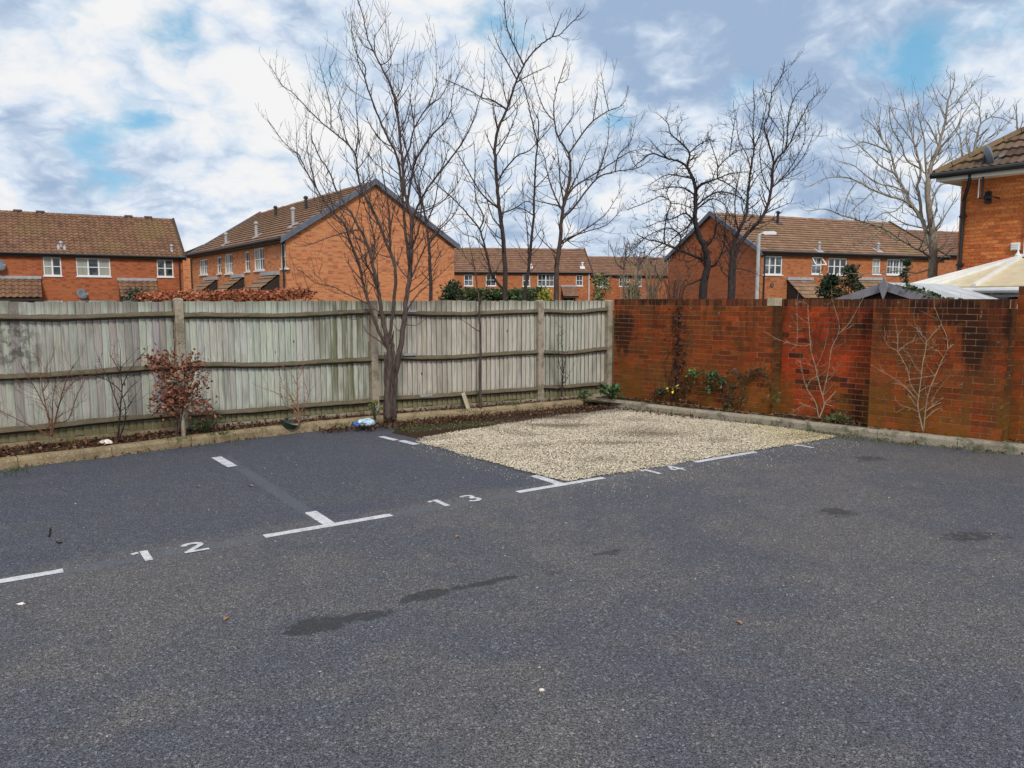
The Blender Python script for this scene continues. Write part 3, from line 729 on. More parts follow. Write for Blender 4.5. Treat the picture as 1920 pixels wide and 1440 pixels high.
def brick_col(br):
    o, du, nrm, h, pal, tag, t, ci = br
    if tag == 'b' and t > .42 - .0 and ci < 13 and random.random() < (.15 + 1.1 * (t - .35)) * (1.25 - ci / 13.): c = random.choice(PURP)
    elif tag == 'b' and random.random() < .1: c = random.choice(PURP)
    elif tag == 'cope' : c = random.choice([(.12, .038, .02), (.16, .05, .024), (.20, .062, .026), (.09, .03, .018)])
    elif tag == 'c' and ci < 2: c = random.choice([(.33, .07, .018), (.30, .062, .018)])
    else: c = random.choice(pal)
    return jit(c, .14)
def vis_size(br):
    p = br[0] + br[1] * .5; x, y = PX(p)
    facing = (Vector((0, 0, HC)) - p).normalized().dot(br[2])
    if not (-20 < x < 1930) or facing < .02: return 0
    return br[1].length * br[3] * facing / (p.y ** 2)
order = sorted(range(len(all_bricks)), key=lambda i: -vis_size(all_bricks[i]))
pick = set(order[:300]); rest = MB()
for i, br in enumerate(all_bricks):
    col = brick_col(br)
    if i in pick:
        mb = MB(); brick_mesh(mb, br[0], br[1], br[2], br[3], col); mb.build('brick', 'brick', wall)
    else: brick_mesh(rest, br[0], br[1], br[2], br[3], col)
rest.build('brickwork', 'brick', wall, kind='stuff')
# a pale replacement block on the coping and loose pieces of coping mortar
o = W0 + WU * 3.0; mb = MB(); mb.box(o - WN * .012 + UP * 1.705, WU * .12, WN * .2, UP * .115); mb.build('coping_block', 'offcut', wall, label='pale tan block let into the coping')

# ================================================================== HOUSES
def roof_strips(mb, o, u, L, v, Ls, tw, th, amp, cols, step=.04, jitter=.12, sub=6):
    """interlocking tiles on a slope: each course a wavy strip whose lower edge stands proud"""
    u, v = u.normalized(), v.normalized(); nn = u.cross(v).normalized()
    if nn.z < 0: nn = -nn
    nc_ = max(1, int(round(Ls / th))); th = Ls / nc_; nt_ = max(1, int(round(L / tw))); tw = L / nt_
    for c in range(nc_):
        cz = c * th
        for t in range(nt_):
            col = jit(random.choice(cols), jitter)
            prev = None
            for i in range(sub + 1):
                x = t * tw + tw * i / sub; h = amp * (.5 + .5 * math.sin(2 * math.pi * i / sub)) if amp else 0.
                a = o + u * x + v * cz + nn * (h + step); bt = o + u * x + v * (cz + th + .02) + nn * h; dn = a - nn * step
                if prev:
                    mb.face([prev[0], a, bt, prev[1]], col); mb.face([prev[2], dn, a, prev[0]], col)
                prev = (a, bt, dn)
def window(house, o, u, nrm, u0, u1, z0, z1, lights=2, bars=(1,), curtain=(), name='window', open_top=False, label=None, rec=0.):
    """frame with mullions, glazing bars and a sill; every light its own pane"""
    P_ = lambda a, z, out: o + u * a + nrm * (out - rec) + UP * (z - o.z)
    fr = MB(); fw = .06 if u1 - u0 > .5 else .05
    def bar(a0, a1, b0, b1, out=.05): fr.box(P_(a0, b0, .002), u * (a1 - a0), nrm * out, UP * (b1 - b0))
    bar(u0, u1, z0, z0 + fw); bar(u0, u1, z1 - fw, z1); bar(u0, u0 + fw, z0 + fw, z1 - fw); bar(u1 - fw, u1, z0 + fw, z1 - fw)
    fr.box(o + u * (u0 - .04) + nrm * .003 + UP * (z0 - .062 - o.z), u * (u1 - u0 + .08), nrm * .05, UP * .06)
    if rec: fr.box(o + u * u0 - nrm * rec + UP * (z0 - .055 - o.z), u * (u1 - u0), nrm * (rec + .003), UP * .054)
    ws = [u0 + fw + (u1 - u0 - 2 * fw) * i / lights for i in range(lights + 1)]
    for i in range(1, lights): bar(ws[i] - .04, ws[i] + .04, z0 + fw, z1 - fw, .048)
    nb = bars[0] if bars else 0
    for j in range(1, nb + 1):
        zz = z0 + (z1 - z0) * j / (nb + 1)
        for i in range(lights): bar(ws[i] + (.04 if i else 0), ws[i + 1] - (.04 if i < lights - 1 else 0), zz - .022, zz + .022, .04)
    if len(bars) > 1:
        for i in range(lights):
            cx = (ws[i] + ws[i + 1]) / 2
            if ws[i + 1] - ws[i] > .45:
                for z_a, z_b in ((z0 + fw, (z0 + z1) / 2 - .022), ((z0 + z1) / 2 + .022, z1 - fw)): bar(cx - .015, cx + .015, z_a, z_b, .036)
    w_ = fr.build(name, 'white', house)
    if label: w_['label'] = label
    for i in range(lights):
        g_ = MB(); a0 = ws[i] + (.04 if i else 0); a1 = ws[i + 1] - (.04 if i < lights - 1 else 0)
        g_.box(P_(a0, z0 + fw, .0), u * (a1 - a0), nrm * .02, UP * (z1 - z0 - 2 * fw))
        g_.build('pane', 'glass_curtain' if i in curtain else 'glass', w_)
    if open_top:
        s_ = MB(); hz = z0 + (z1 - z0) * .55
        q = [P_(u0 + .02, z1 - .03, .06), P_(u1 - .02, z1 - .03, .06), P_(u1 + .02, hz, .38), P_(u0 - .02, hz, .38)]
        for a, c in ((0, 1), (1, 2), (2, 3), (3, 0)):
            s_.tube([q[a], q[c]], .035, 4)
        ss_ = s_.build('open_sash', 'white', w_)
    return w_
def uv_wall(mb, p, q, z0, z1, uo=0.):
    L = (q - p).length
    mb.face([V3(p.x, p.y, z0), V3(q.x, q.y, z0), V3(q.x, q.y, z1), V3(p.x, p.y, z1)], uv=[(uo, z0), (uo + L, z0), (uo + L, z1), (uo, z1)])
class House:
    """gabled house: front wall from A to B (seen from outside, left to right), running back by depth"""
    def __init__(s, name, A, B, depth, ze, zr, label, cat, brick, tiles, tw=.3, th=.3, amp=.03, over=.25, group=None, verge='verge', side_brick=None, verge_b='brown_dark'):
        s.A, s.B, s.ze, s.zr = A, B, ze, zr; s.u = (B - A).normalized(); s.n = Vector((s.u.y, -s.u.x, 0)); s.L = (B - A).length; s.D = depth
        s.o = thing(name, ((A + B) / 2 - s.n * depth / 2).xy.to_3d(), label, cat, group)
        Ab, Bb = A - s.n * depth, B - s.n * depth; mid = depth / 2
        s.brick = brick; s.holes = []
        for nm, p, q, br in (('wall', B, Bb, side_brick or brick), ('wall', Bb, Ab, brick), ('wall', Ab, A, side_brick or brick)):
            mb = MB(); uv_wall(mb, p, q, -.05, ze)
            if abs((q - p).normalized().dot(s.n)) > .9:                       # gable triangle
                m_ = (p + q) / 2; L = depth
                mb.face([V3(p.x, p.y, ze), V3(q.x, q.y, ze), V3(m_.x, m_.y, zr - .06)], uv=[(0, ze), (L, ze), (L / 2, zr)])
            mb.build('gable_wall' if abs((q - p).normalized().dot(s.n)) > .9 else 'wall', br, s.o)
        s.rise = zr - ze; sl = math.hypot(mid, s.rise); s.sv = (-s.n * mid + UP * s.rise).normalized(); s.sl = sl
        ov = over; ed = .14
        for side in (0, 1):
            mb = MB()
            if side == 0:
                v = s.sv; o_ = V3(A.x, A.y, ze) - s.u * ed - v * ov * 1.05 + UP * .03; uu = s.u
            else:
                v = (s.n * mid + UP * s.rise).normalized(); o_ = V3(Bb.x, Bb.y, ze) + s.u * ed - v * ov * 1.05 + UP * .03; uu = -s.u
            roof_strips(mb, o_, uu, s.L + 2 * ed, v, sl + ov * 1.05, tw, th, amp, tiles, step=.04 if amp else .06, sub=6 if amp else 1)
            t_ = mb.build('roof_tiles', 'tile', s.o, kind='stuff')
        mb = MB(); ra = V3(A.x, A.y, zr) - s.n * mid - s.u * ed; rb = V3(B.x, B.y, zr) - s.n * mid + s.u * ed
        n_ = int((rb - ra).length / .45)
        for i in range(n_):
            p, q = ra.lerp(rb, i / n_), ra.lerp(rb, (i + 1) / n_); hj = random.uniform(-.012, .02)
            mb.prism([p - s.n * .16 + UP * (-.06), p + UP * (.075 + hj), p + s.n * .16 + UP * (-.06)], q - p - s.u * .012, jit(random.choice(tiles), .25))
        mb.build('ridge_tiles', 'tile', s.o, kind='stuff')
        # gutter, fascia and soffit at the front
        mb = MB(); e0 = V3(A.x, A.y, ze) - s.u * ed
        mb.box(e0 + s.n * .005 - UP * .20, s.u * (s.L + 2 * ed), s.n * (ov * .72), UP * .16); mb.build('fascia', 'brown_dark', s.o)
        mb = MB(); mb.tube([e0 + s.n * (ov * .72 + .075) - UP * .05, e0 + s.n * (ov * .72 + .075) - UP * .06 + s.u * (s.L + 2 * ed)], .06, 8); mb.build('gutter', 'black', s.o)
        for P_, sg in ((A, -1), (B, 1)):                                       # verges on both gables
            g0 = V3(P_.x, P_.y, 0) + s.u * sg * (ed - .06)
            for side in (1, -1):
                mb = MB()
                pk = g0 - s.n * mid + UP * (zr + .02); ft = (g0 + s.n * (ov * .9) if side == 1 else g0 - s.n * (depth + ov * .9)) + UP * (ze - ov * .9 * s.rise / mid + .02)
                mb.prism([pk + UP * .13, ft + UP * .13, ft - UP * .12, pk - UP * .12], s.u * sg * .1); mb.build('bargeboard', M[verge if sg < 0 else verge_b], s.o)
    def fp(s, x, y):                       # photo pixel on the front wall -> (along, height)
        r = ray(x, y); c = Vector((0, 0, HC)); t = (s.A - c).dot(s.n) / r.dot(s.n); p = c + r * t
        return ((p - s.A).dot(s.u), p.z)
    def front(s):                          # front wall built round its window openings, with brick reveals
        P_ = lambda a, z, d=0.: V3(s.A.x, s.A.y, 0) + s.u * a - s.n * d + UP * z
        us = sorted({0., s.L} | {x for h in s.holes for x in h[:2]}); zs = sorted({-.05, s.ze} | {x for h in s.holes for x in h[2:]}); mb = MB()
        us = [x for x in us if 0 <= x <= s.L]; zs = [z for z in zs if z <= s.ze]
        for i in range(len(us) - 1):
            for j in range(len(zs) - 1):
                a0, a1, z0, z1 = us[i], us[i + 1], zs[j], zs[j + 1]; m = ((a0 + a1) / 2, (z0 + z1) / 2)
                if any(h[0] < m[0] < h[1] and h[2] < m[1] < h[3] for h in s.holes): continue
                mb.face([P_(a0, z0), P_(a1, z0), P_(a1, z1), P_(a0, z1)], uv=[(a0, z0), (a1, z0), (a1, z1), (a0, z1)])
        for a0, a1, z0, z1 in s.holes:
            z1 = min(z1, s.ze); d = .1
            for p, q, uvq in (((a0, z0), (a0, z1), [(0, z0), (0, z1), (d, z1), (d, z0)]), ((a1, z1), (a1, z0), [(0, z1), (0, z0), (d, z0), (d, z1)]), ((a0, z1), (a1, z1), [(a0, 0), (a1, 0), (a1, d), (a0, d)]), ((a1, z0), (a0, z0), [(a1, 0), (a0, 0), (a0, d), (a1, d)])):
                mb.face([P_(*p), P_(*q), P_(*q, d), P_(*p, d)], uv=uvq)
            mb.face([P_(a0, z0, d), P_(a1, z0, d), P_(a1, z1, d), P_(a0, z1, d)], uv=[(a0, z0), (a1, z0), (a1, z1), (a0, z1)])
        mb.build('wall', s.brick, s.o)
    def win(s, x0, x1, y0, y1, lights=2, bars=(1,), curtain=(), **kw):
        ym = (y0 + y1) / 2
        a0, a1 = s.fp(x0, ym)[0], s.fp(x1, ym)[0]; z1, z0 = s.fp((x0 + x1) / 2, y0)[1], s.fp((x0 + x1) / 2, y1)[1]
        z1 = min(z1, s.ze - .03); s.holes.append((a0, a1, z0, z1))
        return window(s.o, V3(s.A.x, s.A.y, 0), s.u, s.n, a0, a1, z0, z1, lights, bars, curtain, rec=.085, **kw)
    def roofpt(s, x, y):                   # photo pixel on the front slope
        nn = s.u.cross(s.sv).normalized(); r = ray(x, y); c = Vector((0, 0, HC)); o_ = V3(s.A.x, s.A.y, s.ze)
        return c + r * ((o_ - c).dot(nn) / r.dot(nn))
    def vent(s, x, y, h, mat, r=.06, base=True, name='vent_pipe', cap=True):
        p = s.roofpt(x, y); mb = MB(); mb.tube([p - UP * .1, p + UP * h], r, 8)
        if cap: mb.tube([p + UP * h, p + UP * (h + .04), p + UP * (h + .12)], [r * 1.5, r * 1.6, r * .9], 8)
        if base:
            mb.box(p - s.u * .22 - s.sv * .25 + UP * .05, s.u * .44, s.sv * .5, s.u.cross(s.sv) * .035)
        return mb.build(name, mat, s.o)
    def pipe(s, a, z0, z1, mat='black', r=.04):
        p = V3(s.A.x, s.A.y, 0) + s.u * a + s.n * .07; mb = MB(); mb.tube([p + UP * z0, p + UP * (z1 - .15), p + UP * z1 + s.n * .12], r, 8); mb.build('downpipe', mat, s.o)
    def porch(s, a0, a1, zt, zb, proj, tiles, amp, side=True, tw=.3):
        o_ = V3(s.A.x, s.A.y, 0) + s.u * a0
        pr = MB(); W_ = a1 - a0; v = (-s.n * proj + UP * (zt - zb)).normalized(); Ls = math.hypot(proj, zt - zb)
        roof_strips(pr, o_ + s.n * proj + UP * zb, s.u, W_, v, Ls, tw, .3, amp, tiles, sub=6 if amp else 1)
        p_ = pr.build('porch_roof', 'tile', s.o)
        c = MB()
        for a in (.03, W_ - .09): c.prism([o_ + s.u * a + UP * (zt - .05), o_ + s.u * a + s.n * (proj - .05) + UP * (zb - .04), o_ + s.u * a + s.n * (proj - .05) + UP * (zb - .16), o_ + s.u * a + UP * (zb - .16)], s.u * .06)
        c.box(o_ + s.n * (proj - .06) + UP * (zb - .17), s.u * W_, s.n * .07, UP * .13)
        c.build('porch_side', 'porch_dark', p_)
        f = MB(); f.box(o_ - s.u * .04 + UP * (zt - .03), s.u * (W_ + .08), s.n * .14, UP * .15); f.build('flashing', 'grey_lead', p_)
        d_ = MB(); d_.box(o_ + s.u * (W_ * .2) + UP * 0, s.u * W_ * .6, s.n * .04, UP * min(2.0, zb - .2)); d_.build('front_door', 'brown_dark', s.o)
        return p_
    def dish(s, x, y, r=.3):
        a, z = s.fp(x, y); p = V3(s.A.x, s.A.y, z) + s.u * a + s.n * .35
        t = thing('satellite_dish', (p.x, p.y, p.z), 'x', 'satellite dish'); ax = (s.n * .8 + s.u * .5 + UP * .35).normalized()
        mb = MB(); mb.lathe(p, ax, [(.01, -.06), (r * .5, -.045), (r * .85, -.01), (r, .02), (r * .98, .03), (r * .5, -.03), (.005, -.045)], 18); mb.build('reflector', 'dish', t, smooth=True)
        mb = MB(); mb.tube([p - s.n * .34, p - s.n * .1, p - ax * .05], .025, 6); mb.build('bracket', 'metal', t)
        mb = MB(); mb.tube([p - UP * r * .8, p - UP * r * .5 + ax * .35], .015, 5); mb.box(p - UP * r * .5 + ax * .35 - UP * .03, ax * .1, s.u * .06, UP * .06); mb.build('receiver_arm', 'metal', t)
        return t
TI_BROWN = [(.195, .105, .066), (.21, .115, .07), (.18, .098, .062), (.20, .112, .066), (.165, .09, .058)]
TI_TAN = [(.265, .162, .105), (.25, .15, .098), (.275, .168, .11), (.235, .142, .092)]
TI_FAR = [(.225, .125, .084), (.21, .116, .078), (.235, .13, .086), (.195, .108, .074)]

# house on the far left
A1 = G(-60, 471.5, 4.3); B1 = G(350, 483, 4.3)
A1, B1 = V3(-29.6, 40.0), V3(-19.5, 46.3)
h1 = House('brick_house', A1, B1, 7., 4.3, 6.72, 'red brick terrace at far left with a ribbed brown pantile roof and three white windows', 'house', 'brick_red', TI_BROWN, .29, .30, .075, side_brick='brick_red')
h1.win(81, 115, 482, 517, 2, (1,), (0,)); h1.win(143, 207, 484, 518, 3, (1,), (0, 2)); h1.win(294, 325, 487, 519, 2, (1,), ())
h1.win(84, 118, 563, 596, 2, (1,), ()); h1.win(147, 210, 563, 598, 3, (1,), (1,))
h1.vent(115, 466, .28, 'grey_lead', .07); h1.vent(322, 471, .28, 'grey_lead', .07)
for x in (33, 75, 242, 277):
    p = V3(h1.A.x, h1.A.y, 6.72) - h1.n * 3.5; t_ = min((p + h1.u * (i * .1) for i in range(-10, 110)), key=lambda q: abs(PX(q)[0] - x))
    mb = MB(); mb.tube([t_ - h1.u * .22 + UP * .05, t_ + h1.u * .22 + UP * .05], .13, 8); mb.build('ridge_vent', 'brown_dark', h1.o)
a, z = h1.fp(337, 520); h1.pipe(a, 0, 4.2)
a0, zt = h1.fp(-10, 521); a1, _ = h1.fp(76, 521); h1.porch(a0, a1, zt, zt - 1.05, 1.1, TI_BROWN, .07, tw=.32)
a0, zt = h1.fp(221, 525); a1, _ = h1.fp(292, 525); h1.porch(a0, a1, zt, zt - 1.0, 1.1, TI_BROWN, .07, tw=.32)
d1 = h1.dish(153, 551, .3); d1['label'] = 'small grey satellite dish under the three light window of the left terrace'
d2 = h1.dish(-1, 497, .32); d2['label'] = 'pale satellite dish cut by the left frame edge, under the left terrace eaves'

# gable-ended house left of centre: its front is the row of windows, seen obliquely
L2, R2, K2 = V3(-9.2, 31.8), V3(-2.65, 36.3), V3(-18.1, 44.2)
u2 = (L2 - K2).normalized()
h2 = House('brick_house', K2, L2, 8.0, 4.3, 6.82, 'orange brick house left of centre with a big blank gable and dark blue verges', 'house', 'brick_orange', TI_TAN, .33, .32, 0., side_brick='brick_orange', verge_b='verge')
for x0, x1, y0, y1, li in [(374, 389, 486, 515, 2), (407, 415, 481, 513, 1), (421, 436, 476, 513, 2), (459, 468, 471, 509, 1), (476, 495, 465, 507, 2), (526, 538, 458, 503, 1)]:
    h2.win(x0, x1, y0, y1, li, (1, 1), (0,) if li == 2 else ())
for x, y, hh in [(424, 459, .5), (481, 446, .62), (550, 425, .7)]: h2.vent(x, y, hh, 'grey_lead', .07)
for x, y, hh in [(517, 407, .45), (574, 395, .55)]: h2.vent(x, y, hh, 'black', .075, base=False, name='flue')
h2.pipe(.12, 0, 4.2); h2.pipe(h2.L - .1, 0, 4.2)
for x0, x1, y in [(386, 408, 525), (438, 458, 520), (494, 524, 516)]:
    a0, zt = h2.fp(x0, y); a1, _ = h2.fp(x1, y); a1 = min(a1, h2.L - .35); h2.porch(a0, a1, zt, zt - .95, 1.25, TI_TAN, 0.)

# small house end between the two
A6 = V3(-24.6, 59.); B6 = V3(-21.5, 61.2)
h6 = House('brick_house', V3(-32, 70), V3(-26.2, 60.2), 4.6, 4.8, 5.9, 'narrow orange brick gable end glimpsed between the two left houses', 'house', 'brick_orange', TI_TAN, .33, .34, 0.)

# far terrace behind the tree trunks
h3 = House('brick_house', V3(-6.6, 70.8), V3(7.35, 72.6), 7., 4.3, 6.6, 'distant orange terrace seen through the tree trunks, higher roofed left half', 'house', 'brick_mid', TI_FAR, .35, .34, 0.)
for x0, x1, y0, y1, li in [(870, 887, 515, 536, 1), (911, 930, 514, 536, 1), (980, 994, 515, 537, 1), (1008, 1039, 514, 537, 2), (1080, 1093, 516, 536, 1)]: h3.win(x0, x1, y0, y1, li, (1, 1), ())
h3.vent(995, 503, .3, 'white', .08); h3.vent(1092, 503, .45, 'white', .08)
a0, zt = h3.fp(1052, 537); a1, _ = h3.fp(1080, 537); h3.porch(a0, a1, zt, zt - .9, 1.2, TI_FAR, 0.)
h3.pipe(h3.L - .2, 0, 4.2, 'white')
h3b = House('brick_house', V3(8.0, 80.2), V3(19.5, 83.0), 7., 4.3, 6.3, 'distant red terrace with the lower mossy roof, right of the tree trunks', 'house', 'brick_red', TI_FAR, .35, .34, 0.)
for x0, x1, y0, y1, li in [(1120, 1141, 522, 538, 2), (1161, 1181, 519, 537, 2), (1190, 1203, 520, 537, 1)]: h3b.win(x0, x1, y0, y1, li, (1, 1), ())

# house right of centre with a gable and five upstairs windows
A4, B4 = V3(12.95, 40.7), V3(25.6, 46.3)
h4 = House('brick_house', A4, B4, 8.2, 4.3, 6.6, 'orange brick terrace right of centre with five white georgian upstairs windows', 'house', 'brick_mid', TI_TAN, .33, .32, 0., side_brick='brick_red')
h4.win(1431, 1467, 480, 515, 3, (1, 1), ()); h4.win(1522, 1541, 482, 514, 1, (1, 1), (), open_top=True, label='white window with its top sash open'); h4.win(1553, 1588, 484, 515, 3, (1, 1), ())
h4.win(1636, 1651, 485, 514, 1, (1, 1), (0,)); h4.win(1663, 1699, 486, 515, 3, (1, 1), ())
h4.vent(1458, 420, .62, 'black', .08, base=True, name='flue'); h4.vent(1536, 473, .45, 'grey_lead', .07); h4.vent(1646, 472, .4, 'grey_lead', .07)
a0, zt = h4.fp(1475, 524); a1, _ = h4.fp(1521, 524); h4.porch(a0, a1, zt, zt - 1.0, 1.3, TI_TAN, 0.)
a0, zt = h4.fp(1606, 524); a1, _ = h4.fp(1651, 524); h4.porch(a0, a1, zt, zt - 1.0, 1.3, TI_TAN, 0.)
h4.pipe(.2, 0, 4.2)
p = h4.fp(1447, 534); mb = MB(); mb.tube([V3(A4.x, A4.y, p[1]) + h4.u * p[0] + h4.n * .01, V3(A4.x, A4.y, p[1]) + h4.u * p[0] + h4.n * .06], .12, 12); mb.build('wall_vent', 'rail', h4.o)
h5 = House('brick_house', V3(27.5, 54.), V3(45., 60.), 8., 4.9, 6.9, 'brown roofed house half hidden behind the bare ash tree', 'house', 'brick_mid', TI_FAR, .35, .34, 0.)

for h_ in (h1, h2, h6, h3, h3b, h4, h5): h_.front()

# ---- near house at the right edge: its own bricks and tiles, hipped roof
HU = Vector((.6, -.8, 0)); HB = Vector((.8, .6, 0)); HN = -HB
HC0 = V3(9.43, 16.58); ZE = 4.34
house = thing('brick_house', (HC0 + HU * 3 + HB * 3).xy.to_3d(), 'near orange brick house at the right edge with a brown hipped roof and black downpipe', 'house')
PAL_H = [(0.490, 0.143, 0.041), (0.544, 0.170, 0.049), (0.449, 0.122, 0.038), (0.571, 0.190, 0.061), (0.517, 0.136, 0.041)]
mb = MB(); mb.box(HC0 + HB * .004 - UP * .05, HU * 7, HB * .3, UP * (ZE + .05)); mb.build('mortar', 'mortar', house)
mb = MB(); uv_wall(mb, HC0 + HB * 7, HC0 + HB * .005, -.05, ZE); mb.build('wall', 'brick_mid', house)
mb = MB(); uv_wall(mb, HC0 + HU * 7, HC0 + HU * 7 + HB * 7, -.05, ZE); uv_wall(mb, HC0 + HU * 7 + HB * 7, HC0 + HB * 7, -.05, ZE, 3.); mb.build('wall', 'brick_mid', house)
hb = []
for ci in range(58):
    s_ = -(.1125 if ci % 2 else 0.)
    while s_ < 7:
        a, e_ = max(s_, 0) + (.005 if s_ > 0 else 0), min(s_ + .225, 7) - .005
        if e_ - a > .02: hb.append((HC0 + HU * a + UP * (ci * .075 + .005), HU * (e_ - a), HN, .065))
        s_ += .225
order = sorted(range(len(hb)), key=lambda i: -(vis_size(hb[i]) if PX(hb[i][0])[1] < 525 else 0)); pick = set(order[:290]); rest = MB()
for i, br in enumerate(hb):
    col = jit(random.choice(PAL_H), .13)
    if i in pick: mb = MB(); brick_mesh(mb, *br, col); mb.build('brick', 'house_brick', house)
    else: brick_mesh(rest, *br, col)
rest.build('brickwork', 'house_brick', house, kind='stuff')
# hipped roof
OV = .40; ez = ZE + .06; pit = math.tan(R(35))
ec = HC0 - HU * OV - HB * OV                              # eaves corner
vh = (HB + UP * pit).normalized(); slope_n = HU.cross(vh).normalized(); slope_n = slope_n if slope_n.z > 0 else -slope_n
TI_H = [(.115, .075, .055), (.135, .088, .062), (.10, .066, .05), (.155, .10, .068)]
tw, th = .30, .335; under = MB()
count = 0
for c in range(16):
    run = c * th * math.cos(math.atan(pit))
    for t in range(-1, 24):
        x0 = t * tw
        if x0 + tw < run + .0: continue
        cut = max(0., run - x0)                       # hip cuts the course diagonally
        mb = MB() if (x0 < 2.6 + run and c < 8 and count < 130) else under
        own = mb is not under; col = jit(random.choice(TI_H), .2); prev = None
        for i in range(9):
            x = x0 + tw * i / 8
            if x < run - .02: continue
            h = .026 * (.5 - .5 * math.cos(2 * math.pi * ((i / 8 * 2) % 1))) ; stp = .045
            a = ec + UP * ez + HU * x + vh * (c * th) + slope_n * (h + stp)
            lim = min(th + .02, max(.0, (x - run)) / math.cos(math.atan(pit)) + .02)
            bt = ec + UP * ez + HU * x + vh * (c * th + lim) + slope_n * (h + stp * (1 - lim / (th + .02)) ); dn = a - slope_n * stp
            if prev: mb.face([prev[0], a, bt, prev[1]], col); mb.face([prev[2], dn, a, prev[0]], col)
            prev = (a, bt, dn)
        if own and mb.F: mb.build('tile', 'tile', house); count += 1
hip_top = ec + UP * ez + (HU + HB + UP * pit) * 3.6
under.face([ec + UP * ez, ec + UP * ez + HB * 7.5, hip_top + HB * .3, hip_top], TI_H[0])
under.face([hip_top, hip_top + HB * .3, ec + UP * ez + HB * 7.5 + HU * 8, ec + UP * ez + HU * 8 + (HB + UP * pit) * 3.6], TI_H[1])
under.build('roof_tiles', 'tile', house, kind='stuff')
hipd = (HU + HB + UP * pit).normalized()
for i in range(13):
    p = ec + UP * (ez + .05) + hipd * (i * .36); mb = MB(); sd_ = hipd.cross(UP).normalized()
    mb.prism([p - sd_ * .13 - UP * .05, p - sd_ * .06 + UP * .05, p + sd_ * .06 + UP * .05, p + sd_ * .13 - UP * .05], hipd * .345, jit(random.choice(TI_H), .2)); mb.build('hip_tile', 'tile', house)
mb = MB(); mb.box(HC0 - HU * (OV - .05) - HB * (OV - .02) + UP * (ZE - .09), HU * 8, HB * .024, UP * .12); mb.build('fascia', 'white', house)
mb = MB(); mb.box(HC0 - HU * (OV - .05) - HB * (OV - .045) + UP * (ZE - .085), HU * 8, HB * (OV - .03), UP * .02)
mb.box(HC0 - HU * (OV - .05) + HB * .02 + UP * (ZE - .085), HU * (OV - .06), HB * 7, UP * .02); mb.build('soffit', 'white', house)
mb = MB(); g0 = HC0 - HU * (OV + .02) - HB * (OV + .06) + UP * (ZE + .03)
mb.tube([g0, g0 + HU * 8.2 - UP * .02], .062, 10); mb.build('gutter', 'black', house)
q0 = HC0 - HB * (OV + .06) + UP * (ZE - .02)
def hw(x, y, out=0.):
    r = ray(x, y); c = Vector((0, 0, HC)); o_ = HC0 + HN * out; return c + r * ((o_ - c).dot(HN) / r.dot(HN))
mb = MB(); p1 = hw(1808, 362, .06); top_ = V3(p1.x, p1.y, ZE) + HU * .22 + HN * .3
mb.tube([top_, top_ - UP * .1, V3(p1.x, p1.y, ZE - .5) , V3(p1.x, p1.y, 0)], .038, 8); mb.build('downpipe', 'black', house)
for z in (3.5, 2.5): 
    mb = MB(); mb.box(V3(p1.x, p1.y, z) - HU * .06 - HN * .055, HU * .12, HN * .1, UP * .04); mb.build('pipe_clip', 'black', house)
p = hw(1897, 462); mb = MB(); mb.box(p - UP * .08, HU * .16, HN * .05, UP * .15)
for i in range(3): mb.box(p - UP * (.055 - i * .04) + HN * .05 + HU * .02, HU * .12, HN * .012, UP * .02)
mb.build('extractor_vent', 'white', house)
p = hw(1920, 480); window(house, V3(HC0.x, HC0.y, 0), HU, HN, (p - HC0).dot(HU), (p - HC0).dot(HU) + 1.2, 2.7, 3.6, 2, (), ())
# dish and aerial on the near house
p = hw(1853, 370, .0)
t = thing('satellite_dish', p, 'dark grey satellite dish on a black wall bracket at the near house eaves', 'satellite dish')
base = hw(1853, 372, .02); arm = base + HN * .30
mb = MB(); mb.box(base - HU * .06 - UP * .1, HU * .12, HN * .025, UP * .24); mb.tube([base - UP * .02, arm], .022, 6); mb.tube([base + UP * .14, arm - HN * .08], .016, 5); mb.build('bracket', 'black', t)
dc = AT(1848, 296, arm.y); dc = V3(arm.x, arm.y, dc.z)
mb = MB(); mb.tube([arm - UP * .03, V3(arm.x, arm.y, dc.z + .05)], .02, 8); mb.build('mast', 'black', t)
ax = Vector((.93, -.25, .28)).normalized()
mb = MB(); mb.lathe(dc + ax * .06, ax, [(.004, -.05), (.12, -.035), (.2, -.008), (.235, .022), (.23, .03), (.12, -.02), (.004, -.036)], 20); mb.build('reflector', 'dish', t, smooth=True)
mb = MB(); mb.tube([dc - UP * .2 + ax * .04, dc - UP * .06 + ax * .3], .012, 5); mb.box(dc - UP * .09 + ax * .28 - HB * .03, ax * .1, HB * .06, UP * .06); mb.build('receiver_arm', 'dish', t)
b0 = hw(1834, 372, .30); t = thing('aerial_rod', b0, 'thin white banded rod standing in front of the near house fascia', 'aerial')
tp = AT(1833, 306, b0.y); mb = MB(); mb.tube([b0, V3(b0.x, b0.y, tp.z)], .011, 6); mb.build('rod', 'white', t)
mb = MB(); mb.tube([b0, b0 + HU * .28, b0 + HU * .28 - HN * .29], .016, 6); mb.build('support_arm', 'black', t)

